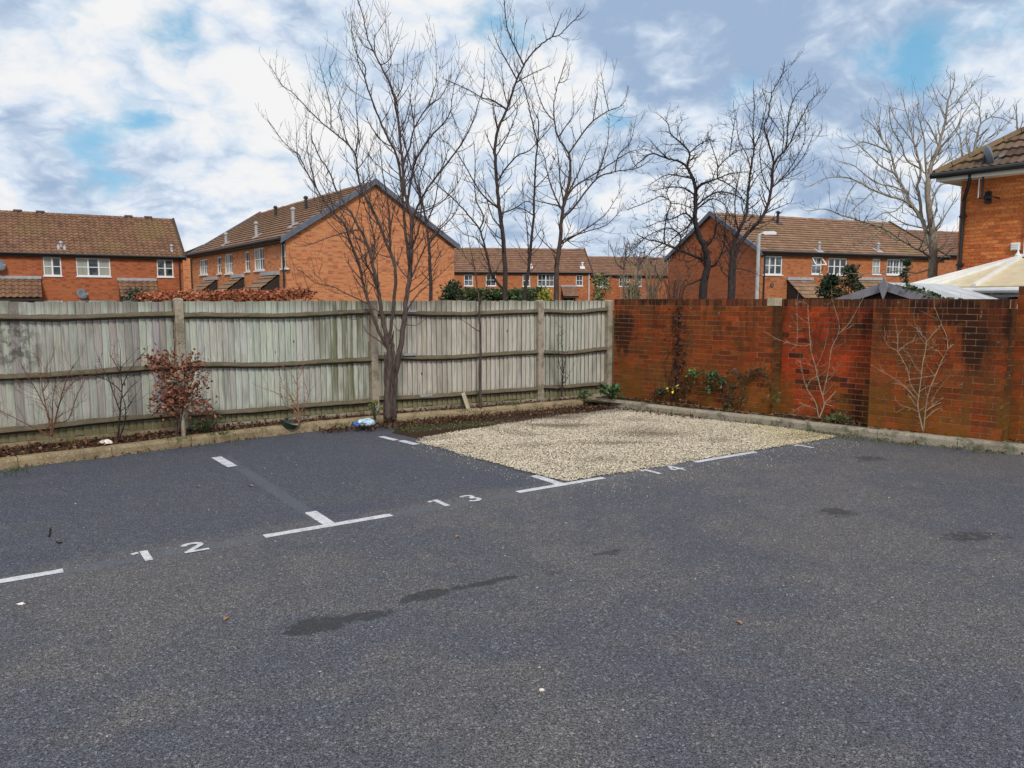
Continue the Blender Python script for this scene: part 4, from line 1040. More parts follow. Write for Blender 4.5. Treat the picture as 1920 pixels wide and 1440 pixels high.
# ---- conservatory on the near house: white bars fanning over cream panels
def cw(s_, n_, z): p = W0 + WU * s_ + WN * n_; return V3(p.x, p.y, z)
apex = hw(1908, 487, .06)
eav = [AT(1694, 541, 15.6), AT(1718, 541, 15.25), AT(1745, 541, 14.9), AT(1826, 540, 14.2), AT(1960, 539, 12.9), AT(2180, 536, 11.2)]
zE = eav[2].z; eav = [V3(p.x, p.y, zE) for p in eav]
apx2 = apex + HU * 3.4
cons = thing('conservatory', V3(eav[3].x, eav[3].y, 0), 'white framed conservatory with a cream polycarbonate roof against the near house', 'conservatory')
fan = [(eav[0], apex), (eav[1], apex), (eav[2], apex), (eav[3], apex + HU * .05), (eav[4], apex + HU * 1.6), (eav[5], apx2)]
back0 = hw(1800, 500, .03); back0 = V3(back0.x, back0.y, zE)
fan = [(back0, apex - HU * .02)] + fan
for i in range(len(fan) - 1):
    mb = MB(); (e0, a0), (e1, a1) = fan[i], fan[i + 1]
    pts = [e0, e1, a1] if (a1 - a0).length < .15 else [e0, e1, a1, a0]
    mb.prism([q for q in pts], UP * .03); mb.build('roof_panel', 'poly', cons)
for e0, a0 in fan:
    mb = MB(); d = a0 - e0; sdv = d.cross(UP).normalized()
    mb.box(e0 - sdv * .03 + UP * .025, sdv * .06, d, UP * .055); mb.build('glazing_bar', 'white', cons)
mb = MB()
for i in range(len(fan) - 1): 
    mb.tube([fan[i][0] - UP * .05, fan[i + 1][0] - UP * .05], .055, 8)
mb.build('gutter', 'white', cons)
for i in range(1, len(fan) - 1):
    e0, e1 = fan[i][0], fan[i + 1][0]; d = e1 - e0; nn = Vector((d.y, -d.x, 0)).normalized()
    mb = MB(); mb.box(e0 - nn * .12 + UP * -(zE), d, -nn * .15, UP * .55); mb.build('dwarf_wall', 'brick_mid' if False else 'offcut', cons)
    nl = max(1, int(d.length / .7))
    fr = MB()
    for j in range(nl + 1): fr.box(e0 - nn * .12 + d * (j / nl) - d.normalized() * .03 - UP * (zE - .55), d.normalized() * .06, -nn * .07, UP * (zE - .65))
    fr.box(e0 - nn * .121 - UP * (zE - .55), d, -nn * .068, UP * .06); fr.box(e0 - nn * .121 - UP * .16, d, -nn * .068, UP * .07)
    w_ = fr.build('window', 'white', cons); g_ = MB(); g_.box(e0 - nn * .15 - UP * (zE - .61), d, -nn * .01, UP * (zE - .77)); g_.build('pane', 'glass', w_)
mb = MB(); mb.lathe(apex + UP * .06, UP, [(.05, -.02), (.06, .03), (.03, .07), (.0, .16)], 10); mb.build('finial', 'white', cons)

# ---- shed behind the wall: gable towards the car park
ap = V3(5.78, 12.05, AT(1653, 533, 12.05).z)
shed = thing('shed', V3(ap.x, ap.y, 0), 'grey felt roofed shed with a pointed gable just behind the brick wall', 'shed')
RD = WN * 2.6; hwid = 1.22; drop = .40
e1 = ap - WU * hwid - UP * drop; e2 = ap + WU * hwid - UP * drop
for e_ in (e1, e2):
    mb = MB(); mb.prism([ap, e_, e_ + RD, ap + RD], UP * .03); mb.build('roof_slope', 'felt', shed)
    mb = MB(); mb.prism([ap + UP * .035, e_ + UP * .035, e_ - UP * .10, ap - UP * .10], -WN * .035); mb.build('bargeboard', 'bargeboard', shed)
mb = MB(); dgo = ap - WN * .06
mb.prism([dgo + UP * .12, dgo - WU * .07 - UP * .05, dgo - UP * .24, dgo + WU * .07 - UP * .05], -WN * .025); mb.build('finial', 'bargeboard', shed)
in1, in2 = ap - WU * (hwid - .12), ap + WU * (hwid - .12)
mb = MB(); f0 = WN * .12
mb.face([V3(in1.x, in1.y, 0) + f0, V3(in2.x, in2.y, 0) + f0, V3(in2.x, in2.y, ap.z - .42) + f0, ap + f0 - UP * .04, V3(in1.x, in1.y, ap.z - .42) + f0]); 
r1 = WN * 2.5
mb.face([V3(in1.x, in1.y, 0) + r1, V3(in1.x, in1.y, 0) + f0, V3(in1.x, in1.y, ap.z - .42) + f0, V3(in1.x, in1.y, ap.z - .42) + r1])
mb.face([V3(in2.x, in2.y, 0) + f0, V3(in2.x, in2.y, 0) + r1, V3(in2.x, in2.y, ap.z - .42) + r1, V3(in2.x, in2.y, ap.z - .42) + f0])
mb.face([V3(in2.x, in2.y, 0) + r1, V3(in1.x, in1.y, 0) + r1, V3(in1.x, in1.y, ap.z - .42) + r1, ap + r1 - UP * .04, V3(in2.x, in2.y, ap.z - .42) + r1]); mb.build('wall', 'brown_dark', shed)

# ---- street lamp in front of the right terrace
lp = AT(1419, 561, 30.); lp = V3(lp.x, lp.y, 0); zt = AT(1419, 440, 30.).z
lamp = thing('street_lamp', lp, 'grey street lamp with a flat white head in front of the right terrace gable', 'street lamp')
mb = MB(); mb.tube([lp, lp + UP * 1.4], .1, 10); mb.tube([lp + UP * 1.4, lp + UP * 1.5, lp + UP * zt], [.1, .075, .065], 10); mb.build('pole', 'lamp_grey', lamp)
mb = MB(); mb.tube([lp + UP * (zt - .03), lp + UP * (zt + .03) + V3(.08, 0), lp + UP * (zt + .04) + V3(.2, -.02)], .045, 8); mb.build('bracket_arm', 'lamp_grey', lamp)
mb = MB(); hp = lp + UP * (zt + .03) + V3(.12, -.02)
mb.prism([hp + V3(0, -.1, .0), hp + V3(.06, -.1, .09), hp + V3(.42, -.1, .10), hp + V3(.52, -.1, .03), hp + V3(.48, -.1, -.035), hp + V3(.06, -.1, -.04)], (0, .22, 0)); mb.build('lantern', 'white', lamp)
# ---- television aerial on the far terrace
p = AT(1141, 476, 86.); ae = thing('television_aerial', p, 'tiny rooftop television aerial above the far mossy terrace roof', 'aerial')
mb = MB(); mb.tube([p - UP * .4, p + UP * 1.5], .03, 5); mb.build('mast', 'metal', ae)
mb = MB(); mb.tube([p + UP * 1.35 + V3(-.7, 0), p + UP * 1.45 + V3(.5, 0)], .02, 4)
for i in range(7): q_ = p + UP * (1.36 + i * .015) + V3(-.65 + i * .18, 0); mb.tube([q_ - UP * .2 + V3(0, -.1), q_ + UP * .2 + V3(0, .1)], .014, 4)
mb.build('antenna', 'metal', ae)

# ================================================================== BARE TREES
def smooth_pts(pts, n=5):
    out = []; m_ = len(pts)
    for i in range(m_ - 1):
        p0, p1, p2, p3 = pts[max(i - 1, 0)], pts[i], pts[i + 1], pts[min(i + 2, m_ - 1)]
        for j in range(n):
            t = j / n
            out.append(.5 * ((2 * p1) + (p2 - p0) * t + (2 * p0 - 5 * p1 + 4 * p2 - p3) * t * t + (3 * p1 - p0 - 3 * p2 + p3) * t ** 3))
    out.append(pts[-1]); return out
class Tree:
    def __init__(s, name, x, y, Y, label, cat, col, tcol=None, group=None, spread=.12, zbase=None):
        s.Y = Y; s.col = col; s.tcol = tcol or col; s.spread = spread
        p = AT(x, y, Y); s.zb = zbase if zbase is not None else 0.
        s.o = thing(name, V3(p.x, p.y, s.zb), label, cat, group); s.base = V3(p.x, p.y, s.zb); s.paths = []; s.twigs = MB()
    def stem(s, px, w0, w1=1.2, name='branch', trunk=False, drift=None, sides=None):
        """a limb drawn through photo pixels; it starts on the nearest limb already there and wanders in depth"""
        rr = lambda w, Y: w * (.5 if trunk or w > 12 else .40) * Y / F
        if trunk or not s.paths:
            Y0 = s.Y + random.uniform(-.12, .12); start = None; r0 = rr(w0, Y0)
        else:
            best = None
            for P_, Rr in s.paths:
                for p, r in zip(P_, Rr):
                    X_, Y_ = PX(p); d = (X_ - px[0][0]) ** 2 + (Y_ - px[0][1]) ** 2
                    if best is None or d < best[0]: best = (d, p, r)
            start = best[1]; Y0 = start.y; r0 = min(rr(w0, Y0), best[2] * .95)
        plen = sum(math.dist(px[i], px[i + 1]) for i in range(len(px) - 1)) * s.Y / F
        if drift is None: drift = random.uniform(-1, 1) * (s.spread if trunk else .38)
        pts = []
        n = len(px)
        for i, (x, y) in enumerate(px):
            t = i / (n - 1); pts.append(AT(x, y, Y0 + drift * plen * t ** 1.2))
        if start is not None: pts[0] = start
        if trunk: pts[0] = V3(pts[0].x, pts[0].y, min(pts[0].z, s.zb + .02) if pts[0].z < 1.2 else pts[0].z)
        P_ = smooth_pts(pts, 5)
        m_ = len(P_)
        for i in range(1, m_ - 1): P_[i] = P_[i] + Vector((random.gauss(0, 1), random.gauss(0, 1), random.gauss(0, 1))) * min(.005, r0 * .12)
        r1 = rr(w1, s.Y); Rr = [r1 + (r0 - r1) * (1 - i / (m_ - 1)) ** (1.5 if trunk else 1.15) for i in range(m_)]
        if trunk: 
            for i in range(min(6, m_)): Rr[i] *= 1 + .35 * (1 - i / 6) ** 2
        mb = MB(); mb.tube(P_, Rr, sides or (8 if r0 > .03 else 6), jit(s.col, .15)); mb.build('trunk' if trunk else name, 'bark', s.o, smooth=True)
        s.paths.append((P_, Rr)); return s
    def down(s, px):                      # from a hidden foot on the ground up to the first visible pixel
        return [PX(s.base + UP * .02)] + px
    def shoot(s, p, d, L, r, lev, up=.5, curl=.25, sub=.16, sub_len=.4, ang=(25, 55), sides=4, wig=.05):
        n = max(3, int(L / .09)); pts = [p]; dd = d.normalized()
        bend = Vector((random.gauss(0, 1), random.gauss(0, 1), random.gauss(0, 1))) * curl
        for i in range(n):
            dd = (dd + (UP * up + bend + Vector((random.gauss(0, wig), random.gauss(0, wig), random.gauss(0, wig))) * 2.5) * (1.2 / n)).normalized()
            pts.append(pts[-1] + dd * (L / n))
        rmin = .0023 * s.Y / 12; s.twigs.tube(pts, [max(rmin, r * (1 - .75 * i / n)) for i in range(n + 1)], sides if r > .006 else 3, jit(s.tcol, .2), cap=False)
        if lev > 0:
            k = L / sub; cnt = int(k) + (random.random() < k % 1)
            for _ in range(cnt):
                i = random.randint(max(1, n // 6), n); q = pts[i]; t = (pts[min(i + 1, n)] - pts[i - 1]).normalized()
                a = t.orthogonal(); a.rotate(Quaternion(t, random.uniform(0, 6.28))); an = R(random.uniform(*ang))
                s.shoot(q, t * math.cos(an) + a * math.sin(an), L * sub_len * random.uniform(.35, 1.1), r * .6, lev - 1, up, curl, sub, sub_len, ang, 3, wig)
    def dress(s, every=.2, L=(.25, .8), start=.15, lev=1, spur=.09, top=.6, skip_trunk_below=0., maxr=.05, **kw):
        """sprout side shoots and short spurs along every limb"""
        for P_, Rr in s.paths:
            acc = random.uniform(0, every); acc2 = 0.; n = len(P_)
            for i in range(1, n):
                t = i / n; seg = (P_[i] - P_[i - 1]); acc += seg.length; acc2 += seg.length
                if P_[i].z < skip_trunk_below: acc = random.uniform(0, every); acc2 = 0.; continue
                tt = seg.normalized() if seg.length > 1e-6 else UP
                if t <= start * (1 if Rr[0] > .02 else .4): acc = min(acc, every)
                while acc > every and t > start * (1 if Rr[0] > .02 else .4):
                    acc -= every * random.uniform(.6, 1.4)
                    a = tt.orthogonal(); a.rotate(Quaternion(tt, random.uniform(0, 6.28))); an = R(random.uniform(25, 60))
                    ll = random.uniform(*L) * (1 - (1 - top) * t)
                    s.shoot(P_[i], tt * math.cos(an) + a * math.sin(an), ll, min(Rr[i] * .55, .011 * s.Y / 12), lev, **kw)
                while spur and acc2 > spur:
                    acc2 -= spur * random.uniform(.5, 1.5)
                    if Rr[i] > maxr: continue
                    a = tt.orthogonal(); a.rotate(Quaternion(tt, random.uniform(0, 6.28)))
                    s.shoot(P_[i], a + tt * .5, random.uniform(.03, .09) * s.Y / 12, .0045 * s.Y / 12, 0)
            if n > 3: s.shoot(P_[-1], P_[-1] - P_[-2], random.uniform(.1, .3), Rr[-1], 0)
    def finish(s, name='crown'):
        s.twigs.build(name, 'bark', s.o); return s

BK = (.075, .055, .048); BKD = (.045, .034, .032); BKG = (.27, .24, .19)
# the many-stemmed tree in the bed, in front of the fence
tA = Tree('bare_tree', 730, 779, 11.02, 'tall many stemmed bare tree rising in front of the fence from a fissured trunk', 'tree', BK, (.07, .05, .046), zbase=.09)
tA.stem([(727, 785), (727, 730), (731, 670), (722, 620), (715, 575), (707, 535), (700, 499), (688, 458), (675, 430), (658, 400), (634, 363), (617, 322), (600, 295), (585, 262)], 12, 2, trunk=True, drift=-.10)
tA.stem([(736, 782), (738, 735), (746, 680), (755, 620), (763, 560), (768, 515), (771, 467), (771, 413), (760, 363), (755, 315), (750, 262), (745, 215), (738, 180), (723, 140), (701, 98), (690, 72), (683, 42), (678, 20), (669, -2)], 12, 1.6, trunk=True, drift=.08)
tA.stem([(729, 775), (734, 720), (738, 670), (735, 640)], 10, 7, trunk=True, drift=0.)
tA.stem([(722, 660), (706, 612), (692, 571), (681, 534), (671, 488), (658, 457), (646, 421), (629, 402), (608, 378), (592, 350), (575, 322), (560, 290), (548, 282), (531, 265), (506, 231)], 9, 1.4)
tA.stem([(731, 650), (736, 590), (742, 520), (738, 488), (727, 463), (715, 430), (700, 397), (688, 376), (676, 350), (670, 318), (667, 292), (650, 268), (633, 254), (600, 227), (573, 200), (550, 175), (529, 160), (510, 129)], 9, 1.4)
tA.stem([(768, 510), (762, 450), (757, 400), (752, 340), (744, 292), (731, 265), (717, 237), (704, 204), (690, 167), (684, 146), (685, 125), (669, 100), (662, 79), (658, 37)], 8, 1.3)
tA.stem([(684, 146), (672, 118), (668, 90), (660, 62)], 3, 1)
tA.stem([(755, 315), (762, 290), (769, 275), (777, 240), (804, 198), (825, 183), (842, 152), (846, 138)], 6, 1.2)
tA.stem([(804, 198), (812, 170), (818, 150), (817, 83)], 3, 1)
tA.stem([(770, 380), (774, 320), (785, 290), (808, 256), (833, 229), (844, 208), (852, 158), (865, 129)], 6, 1.2)
tA.stem([(772, 440), (776, 405), (790, 374), (812, 338), (854, 286), (871, 260), (889, 221), (899, 187)], 7, 2.)
tA.stem([(844, 208), (855, 232), (868, 262)], 2.5, 1.2)
tA.stem([(667, 292), (672, 252), (667, 190), (671, 146)], 4, 1.2)
tA.stem([(620, 240), (619, 196), (606, 146), (599, 117)], 3.5, 1.1)
tA.stem([(719, 125), (730, 112), (740, 90), (748, 72)], 2.5, 1); tA.stem([(719, 145), (733, 118), (729, 70)], 2.5, 1)
tA.stem([(702, 96), (703, 70), (714, 52)], 2.2, 1); tA.stem([(694, 96), (680, 84), (666, 52)], 2.2, 1)
tA.stem([(675, 430), (655, 434), (633, 440), (617, 445), (590, 455), (571, 461)], 3.4, 1.2)
tA.stem([(692, 571), (670, 560), (646, 549), (625, 538), (592, 530), (575, 517), (556, 503)], 3.4, 1.2)
tA.stem([(575, 322), (560, 300), (556, 275), (556, 250)], 2.6, 1); tA.stem([(592, 350), (580, 300), (574, 252), (574, 225)], 2.8, 1)
tA.stem([(650, 268), (640, 225), (634, 200), (648, 170)], 2.8, 1); tA.stem([(740, 190), (755, 160), (757, 118)], 3, 1)
tA.stem([(748, 255), (763, 215), (770, 180), (774, 135)], 3, 1); tA.stem([(777, 240), (770, 190), (766, 170)], 3, 1)
tA.stem([(765, 545), (780, 500), (800, 460), (822, 430), (845, 400), (850, 370)], 5, 1.2); tA.stem([(758, 600), (770, 570), (790, 545), (820, 520), (850, 490)], 5, 1.2)
tA.stem([(745, 470), (730, 400), (722, 350), (716, 310), (712, 250)], 5, 1.2); tA.stem([(769, 470), (785, 430), (790, 380), (786, 340), (800, 290), (806, 245)], 5, 1.2)
tA.stem([(700, 500), (702, 450), (692, 400), (695, 350), (690, 300), (700, 262)], 4.5, 1.2); tA.stem([(714, 565), (700, 520), (680, 480), (664, 440), (640, 400), (618, 372), (600, 340)], 4.5, 1.2)
tA.stem([(728, 660), (712, 640), (690, 625), (684, 616)], 4, 1.6); tA.stem([(757, 625), (745, 618), (737, 605)], 3, 1.2); tA.stem([(764, 610), (778, 610), (790, 604)], 2.4, 1)
tA.stem([(720, 590), (700, 580), (672, 598), (650, 596)], 3, 1.)
tA.dress(.11, (.22, 1.0), lev=1, spur=.07, top=.4, skip_trunk_below=1.75, up=.8, curl=.14, sub=.14, sub_len=.42)
# fissures: ribs on the trunk
mb = MB()
for i in range(7):
    x0 = 722 + i * 2.6; mb.tube([AT(x0 + random.uniform(-2, 2), y, 10.93) for y in (784, 760, 735, 710, 685, 660)], [.016, .018, .014, .015, .012, .006], 5, jit(BK, .3))
mb.build('bark_ribs', 'bark', tA.o)
tA.finish()

tE = Tree('sapling', 901, 768, 12.0, 'slim single stemmed sapling in front of the fence right of the big tree', 'tree', (.07, .048, .042), zbase=.09)
tE.stem([(901, 770), (900, 700), (901, 640), (899, 600), (899, 572), (895, 545), (892, 515), (886, 485), (880, 457), (874, 425)], 6, 1.2, trunk=True, drift=.05)
tE.stem([(899, 572), (906, 555), (912, 542), (915, 520), (918, 495), (913, 470)], 3.6, 1.1); tE.stem([(900, 625), (888, 615), (876, 606), (862, 597)], 3, 1); tE.stem([(890, 505), (872, 480), (860, 455)], 2.4, 1)
tE.dress(.16, (.12, .45), lev=1, spur=.08, skip_trunk_below=1.7, up=.6, curl=.2); tE.finish()

tP = Tree('bare_tree', 808, 561, 14.2, 'slender dark stemmed bare tree behind the fence, crossing the big gable', 'tree', BKD)
tP.stem(tP.down([(808, 561), (806, 500), (803, 450), (799, 420), (791, 376), (777, 332), (767, 300), (758, 262), (752, 225)]), 8, 1.5, trunk=True, drift=.05)
tP.stem([(799, 420), (815, 380), (822, 340), (835, 300)], 4, 1.2); tP.stem([(791, 376), (770, 340), (762, 300)], 3, 1.2); tP.stem([(803, 460), (825, 430), (850, 405), (862, 380)], 4, 1.2)
tP.dress(.17, (.2, .7), lev=1, spur=.09, skip_trunk_below=2., up=.6); tP.finish()

tB = Tree('bare_tree', 946, 561, 15.2, 'tallest bare tree behind the fence, curving right at the top, centre', 'tree', BKD, BK)
tB.stem(tB.down([(947, 561), (947, 509), (945, 467), (941, 426), (935, 384), (932, 342), (928, 285), (932, 250), (941, 225), (953, 198), (966, 156), (982, 123), (999, 98), (1020, 79), (1037, 69), (1049, 65), (1070, 44), (1089, 25)]), 10, 1.6, trunk=True, drift=.05)
tB.stem([(943, 545), (932, 530), (918, 501), (910, 467), (899, 430), (878, 403), (851, 374), (820, 347), (795, 322), (775, 300)], 7, 1.4)
tB.stem([(1037, 69), (1046, 45), (1053, 27)], 3, 1); tB.stem([(981, 121), (964, 85), (951, 52), (946, 10), (945, -5)], 4, 1.2); tB.stem([(970, 146), (945, 106), (934, 85), (926, 65)], 3.4, 1.1)
tB.stem([(950, 205), (932, 193), (920, 187), (903, 183), (876, 167), (832, 148)], 4.4, 1.3); tB.stem([(903, 183), (907, 155), (909, 118)], 2.5, 1)
tB.stem([(901, 426), (907, 407), (893, 376), (890, 338), (891, 300), (888, 268)], 4, 1.2); tB.stem([(934, 392), (903, 363), (872, 311), (851, 280), (830, 262)], 4.5, 1.2)
tB.stem([(939, 405), (966, 390), (987, 378), (1005, 385)], 3.4, 1.2); tB.stem([(934, 340), (949, 315), (970, 292), (993, 282), (1012, 262), (1038, 232)], 4.5, 1.2)
tB.stem([(934, 246), (928, 215), (922, 190), (915, 150)], 3.2, 1); tB.stem([(953, 198), (945, 170), (940, 120)], 3, 1); tB.stem([(966, 160), (985, 145), (1005, 135), (1033, 122)], 3, 1)
tB.stem([(936, 292), (948, 262), (960, 235), (970, 205), (968, 180)], 3.4, 1.1); tB.stem([(941, 430), (925, 410), (912, 370), (906, 330)], 3.4, 1.1); tB.stem([(910, 467), (890, 445), (872, 440), (850, 420)], 3, 1)
tB.dress(.15, (.25, .85), lev=1, spur=.09, skip_trunk_below=2.1, up=.7, curl=.2, sub=.17); tB.finish()

tC = Tree('bare_tree', 984, 561, 15.6, 'thin straight bare tree between the two taller trees behind the fence', 'tree', BKD, BK)
tC.stem(tC.down([(984, 561), (989, 520), (993, 488), (997, 447), (1000, 405), (1002, 363), (1004, 311), (1007, 269), (999, 233), (991, 198), (985, 169), (974, 146), (965, 120)]), 7, 1.3, trunk=True, drift=-.05)
tC.stem([(1007, 275), (1010, 229), (1001, 208), (996, 188)], 3.4, 1.1); tC.stem([(990, 510), (990, 450), (985, 400), (981, 360)], 3.6, 1.1); tC.stem([(1000, 405), (975, 390), (955, 402)], 2.6, 1); tC.stem([(1003, 350), (1025, 330), (1038, 300)], 3, 1)
tC.dress(.15, (.2, .7), lev=1, spur=.09, skip_trunk_below=2.1, up=.7); tC.finish()

tD = Tree('bare_tree', 1043, 561, 15.2, 'spreading bare tree behind the fence with long branches reaching right', 'tree', BK, BK)
tD.stem(tD.down([(1043, 561), (1043, 509), (1047, 478), (1051, 447), (1053, 405), (1060, 370), (1068, 336), (1069, 301), (1064, 284), (1047, 258), (1039, 225), (1039, 192), (1047, 156), (1060, 117)]), 11, 1.4, trunk=True, drift=0.)
tD.stem([(1064, 290), (1091, 252), (1112, 227), (1141, 208), (1162, 200), (1172, 188)], 5, 1.3); tD.stem([(1141, 208), (1134, 175), (1128, 140)], 2.4, 1); tD.stem([(1112, 227), (1118, 190), (1120, 168)], 2.4, 1)
tD.stem([(1053, 410), (1080, 384), (1118, 336), (1153, 322), (1195, 315), (1222, 298)], 5.5, 1.4); tD.stem([(1056, 384), (1074, 353), (1112, 328), (1145, 307), (1178, 286), (1192, 282)], 5, 1.3)
tD.stem([(1052, 451), (1076, 442), (1107, 432), (1137, 422), (1164, 395)], 4, 1.2); tD.stem([(1053, 460), (1091, 434), (1122, 413), (1139, 397), (1164, 357)], 4, 1.2)
tD.stem([(1051, 400), (1037, 359), (1026, 322), (1020, 293), (1008, 270)], 4.4, 1.2); tD.stem([(1056, 385), (1050, 338), (1048, 307), (1044, 270)], 4, 1.2); tD.stem([(1052, 395), (1041, 384), (1003, 376), (985, 365)], 3.4, 1.2)
tD.stem([(1060, 370), (1082, 330), (1095, 300), (1108, 272)], 4, 1.2); tD.stem([(1118, 336), (1130, 300), (1139, 270), (1142, 225)], 3.4, 1.1); tD.stem([(1153, 322), (1160, 290), (1180, 270), (1190, 235)], 3, 1)
tD.stem([(1047, 258), (1060, 238), (1075, 215), (1075, 190)], 3, 1); tD.stem([(1039, 225), (1024, 210), (1010, 180), (997, 130)], 3.2, 1.1); tD.stem([(1047, 160), (1062, 150), (1068, 130)], 2.4, 1)
tD.stem([(1046, 478), (1026, 460), (1008, 440), (1004, 425)], 3, 1.1); tD.stem([(1195, 315), (1185, 300), (1178, 275)], 2.4, 1)
tD.dress(.15, (.22, .8), lev=1, spur=.08, skip_trunk_below=2.1, up=.65, curl=.25, sub=.16); tD.finish()

tF = Tree('bare_tree', 1318, 561, 16.5, 'gnarled black barked bare tree behind the brick wall with arching tangled limbs', 'tree', (.032, .026, .025), (.036, .028, .028))
tF.stem(tF.down([(1318, 561), (1321, 525), (1327, 498), (1322, 467), (1312, 444), (1304, 417), (1304, 379), (1304, 352), (1295, 327), (1287, 312), (1272, 302), (1250, 297), (1222, 288), (1202, 301), (1190, 312)]), 17, 1.6, trunk=True, drift=0.)
for px, w_ in [([(1294, 328), (1289, 312), (1293, 287), (1277, 268), (1258, 251), (1252, 232), (1241, 220)], 6), ([(1304, 357), (1314, 347), (1333, 339), (1345, 335), (1368, 326), (1400, 322)], 7), ([(1345, 335), (1347, 314), (1368, 293), (1389, 281), (1412, 279)], 5),
            ([(1345, 336), (1368, 347), (1387, 364), (1400, 390)], 4.5), ([(1320, 494), (1293, 477), (1268, 467), (1243, 456), (1214, 449), (1195, 440)], 7), ([(1246, 456), (1245, 446), (1250, 404), (1258, 381), (1240, 368), (1212, 380), (1180, 392)], 5.5),
            ([(1258, 381), (1277, 383), (1302, 392)], 4), ([(1268, 467), (1277, 446), (1262, 430), (1243, 429), (1212, 444), (1190, 462)], 5), ([(1325, 521), (1302, 529), (1285, 537), (1282, 548)], 6), ([(1327, 506), (1343, 494), (1355, 470), (1358, 440)], 6),
            ([(1305, 392), (1325, 378), (1339, 373), (1358, 383), (1366, 400)], 4.5), ([(1305, 385), (1339, 362), (1368, 362), (1400, 379), (1418, 400)], 4.5), ([(1293, 287), (1310, 272), (1330, 262), (1338, 265)], 3.5), ([(1250, 297), (1232, 278), (1225, 270)], 3),
            ([(1297, 335), (1275, 330), (1250, 328), (1220, 345)], 4), ([(1304, 365), (1280, 352), (1250, 352), (1225, 358)], 4), ([(1303, 400), (1290, 425), (1270, 440), (1250, 460), (1235, 480)], 4.5), ([(1322, 467), (1340, 440), (1342, 410), (1335, 380)], 5),
            ([(1258, 381), (1250, 360), (1262, 340)], 3.4), ([(1212, 444), (1200, 455), (1185, 470)], 3), ([(1304, 417), (1285, 400), (1262, 410), (1240, 415), (1215, 425)], 4.5), ([(1347, 314), (1340, 290), (1330, 262)], 3.), ([(1368, 293), (1372, 260), (1378, 225)], 2.6), ([(1241, 456), (1222, 470), (1205, 490)], 3.4)]:
    tF.stem(px, w_, 1.4)
tF.dress(.085, (.16, .66), lev=2, spur=.05, skip_trunk_below=2.3, start=.06, up=.28, curl=.75, sub=.11, sub_len=.5, wig=.3); tF.finish()

tG = Tree('bare_tree', 1370, 561, 17.0, 'upright twin forked bare tree behind the wall, whippy shoots fanning high to the right', 'tree', (.048, .036, .034), (.06, .044, .04))
tG.stem(tG.down([(1370, 561), (1370, 529), (1372, 487), (1375, 462), (1385, 433), (1400, 400), (1402, 362), (1408, 318), (1414, 276), (1412, 245), (1414, 207), (1413, 174)]), 13, 1.4, trunk=True, drift=.03)
tG.stem(tG.down([(1374, 561), (1376, 500), (1385, 460), (1410, 429), (1433, 400), (1445, 362), (1449, 320), (1450, 300), (1441, 266), (1433, 237), (1441, 216), (1447, 176), (1466, 141), (1471, 120)]), 10, 1.3, trunk=True, drift=-.04)
for px, w_ in [([(1450, 310), (1456, 299), (1479, 272), (1493, 241), (1510, 207), (1520, 189), (1539, 171)], 5.5), ([(1475, 275), (1477, 240), (1479, 214), (1485, 193), (1497, 172), (1514, 156)], 3.6), ([(1447, 353), (1472, 328), (1493, 297), (1508, 264), (1510, 218)], 4), ([(1447, 350), (1485, 320), (1508, 290), (1524, 255)], 3.4),
            ([(1414, 276), (1425, 250), (1432, 220), (1437, 195), (1430, 170)], 3.4), ([(1441, 216), (1455, 235), (1470, 260)], 2.8), ([(1414, 276), (1408, 255), (1403, 250)], 2.4), ([(1449, 330), (1465, 290), (1470, 250), (1466, 220)], 3), ([(1402, 362), (1420, 330), (1444, 305)], 3.6), ([(1385, 433), (1378, 400), (1380, 360), (1388, 320)], 4.4),
            ([(1375, 470), (1360, 440), (1362, 400), (1370, 370)], 4.4), ([(1433, 400), (1450, 385), (1468, 372)], 3.2), ([(1372, 500), (1395, 505), (1420, 515)], 4), ([(1371, 520), (1355, 510), (1348, 490)], 4), ([(1408, 318), (1400, 290), (1385, 262), (1381, 225)], 3), ([(1447, 176), (1436, 172)], 2), ([(1445, 362), (1430, 330), (1425, 290), (1428, 265)], 3.2)]:
    tG.stem(px, w_ * .85, 1.2)
tG.dress(.12, (.25, .9), lev=1, spur=.08, skip_trunk_below=2.3, start=.1, up=.7, curl=.3, sub=.15, sub_len=.42); tG.finish()

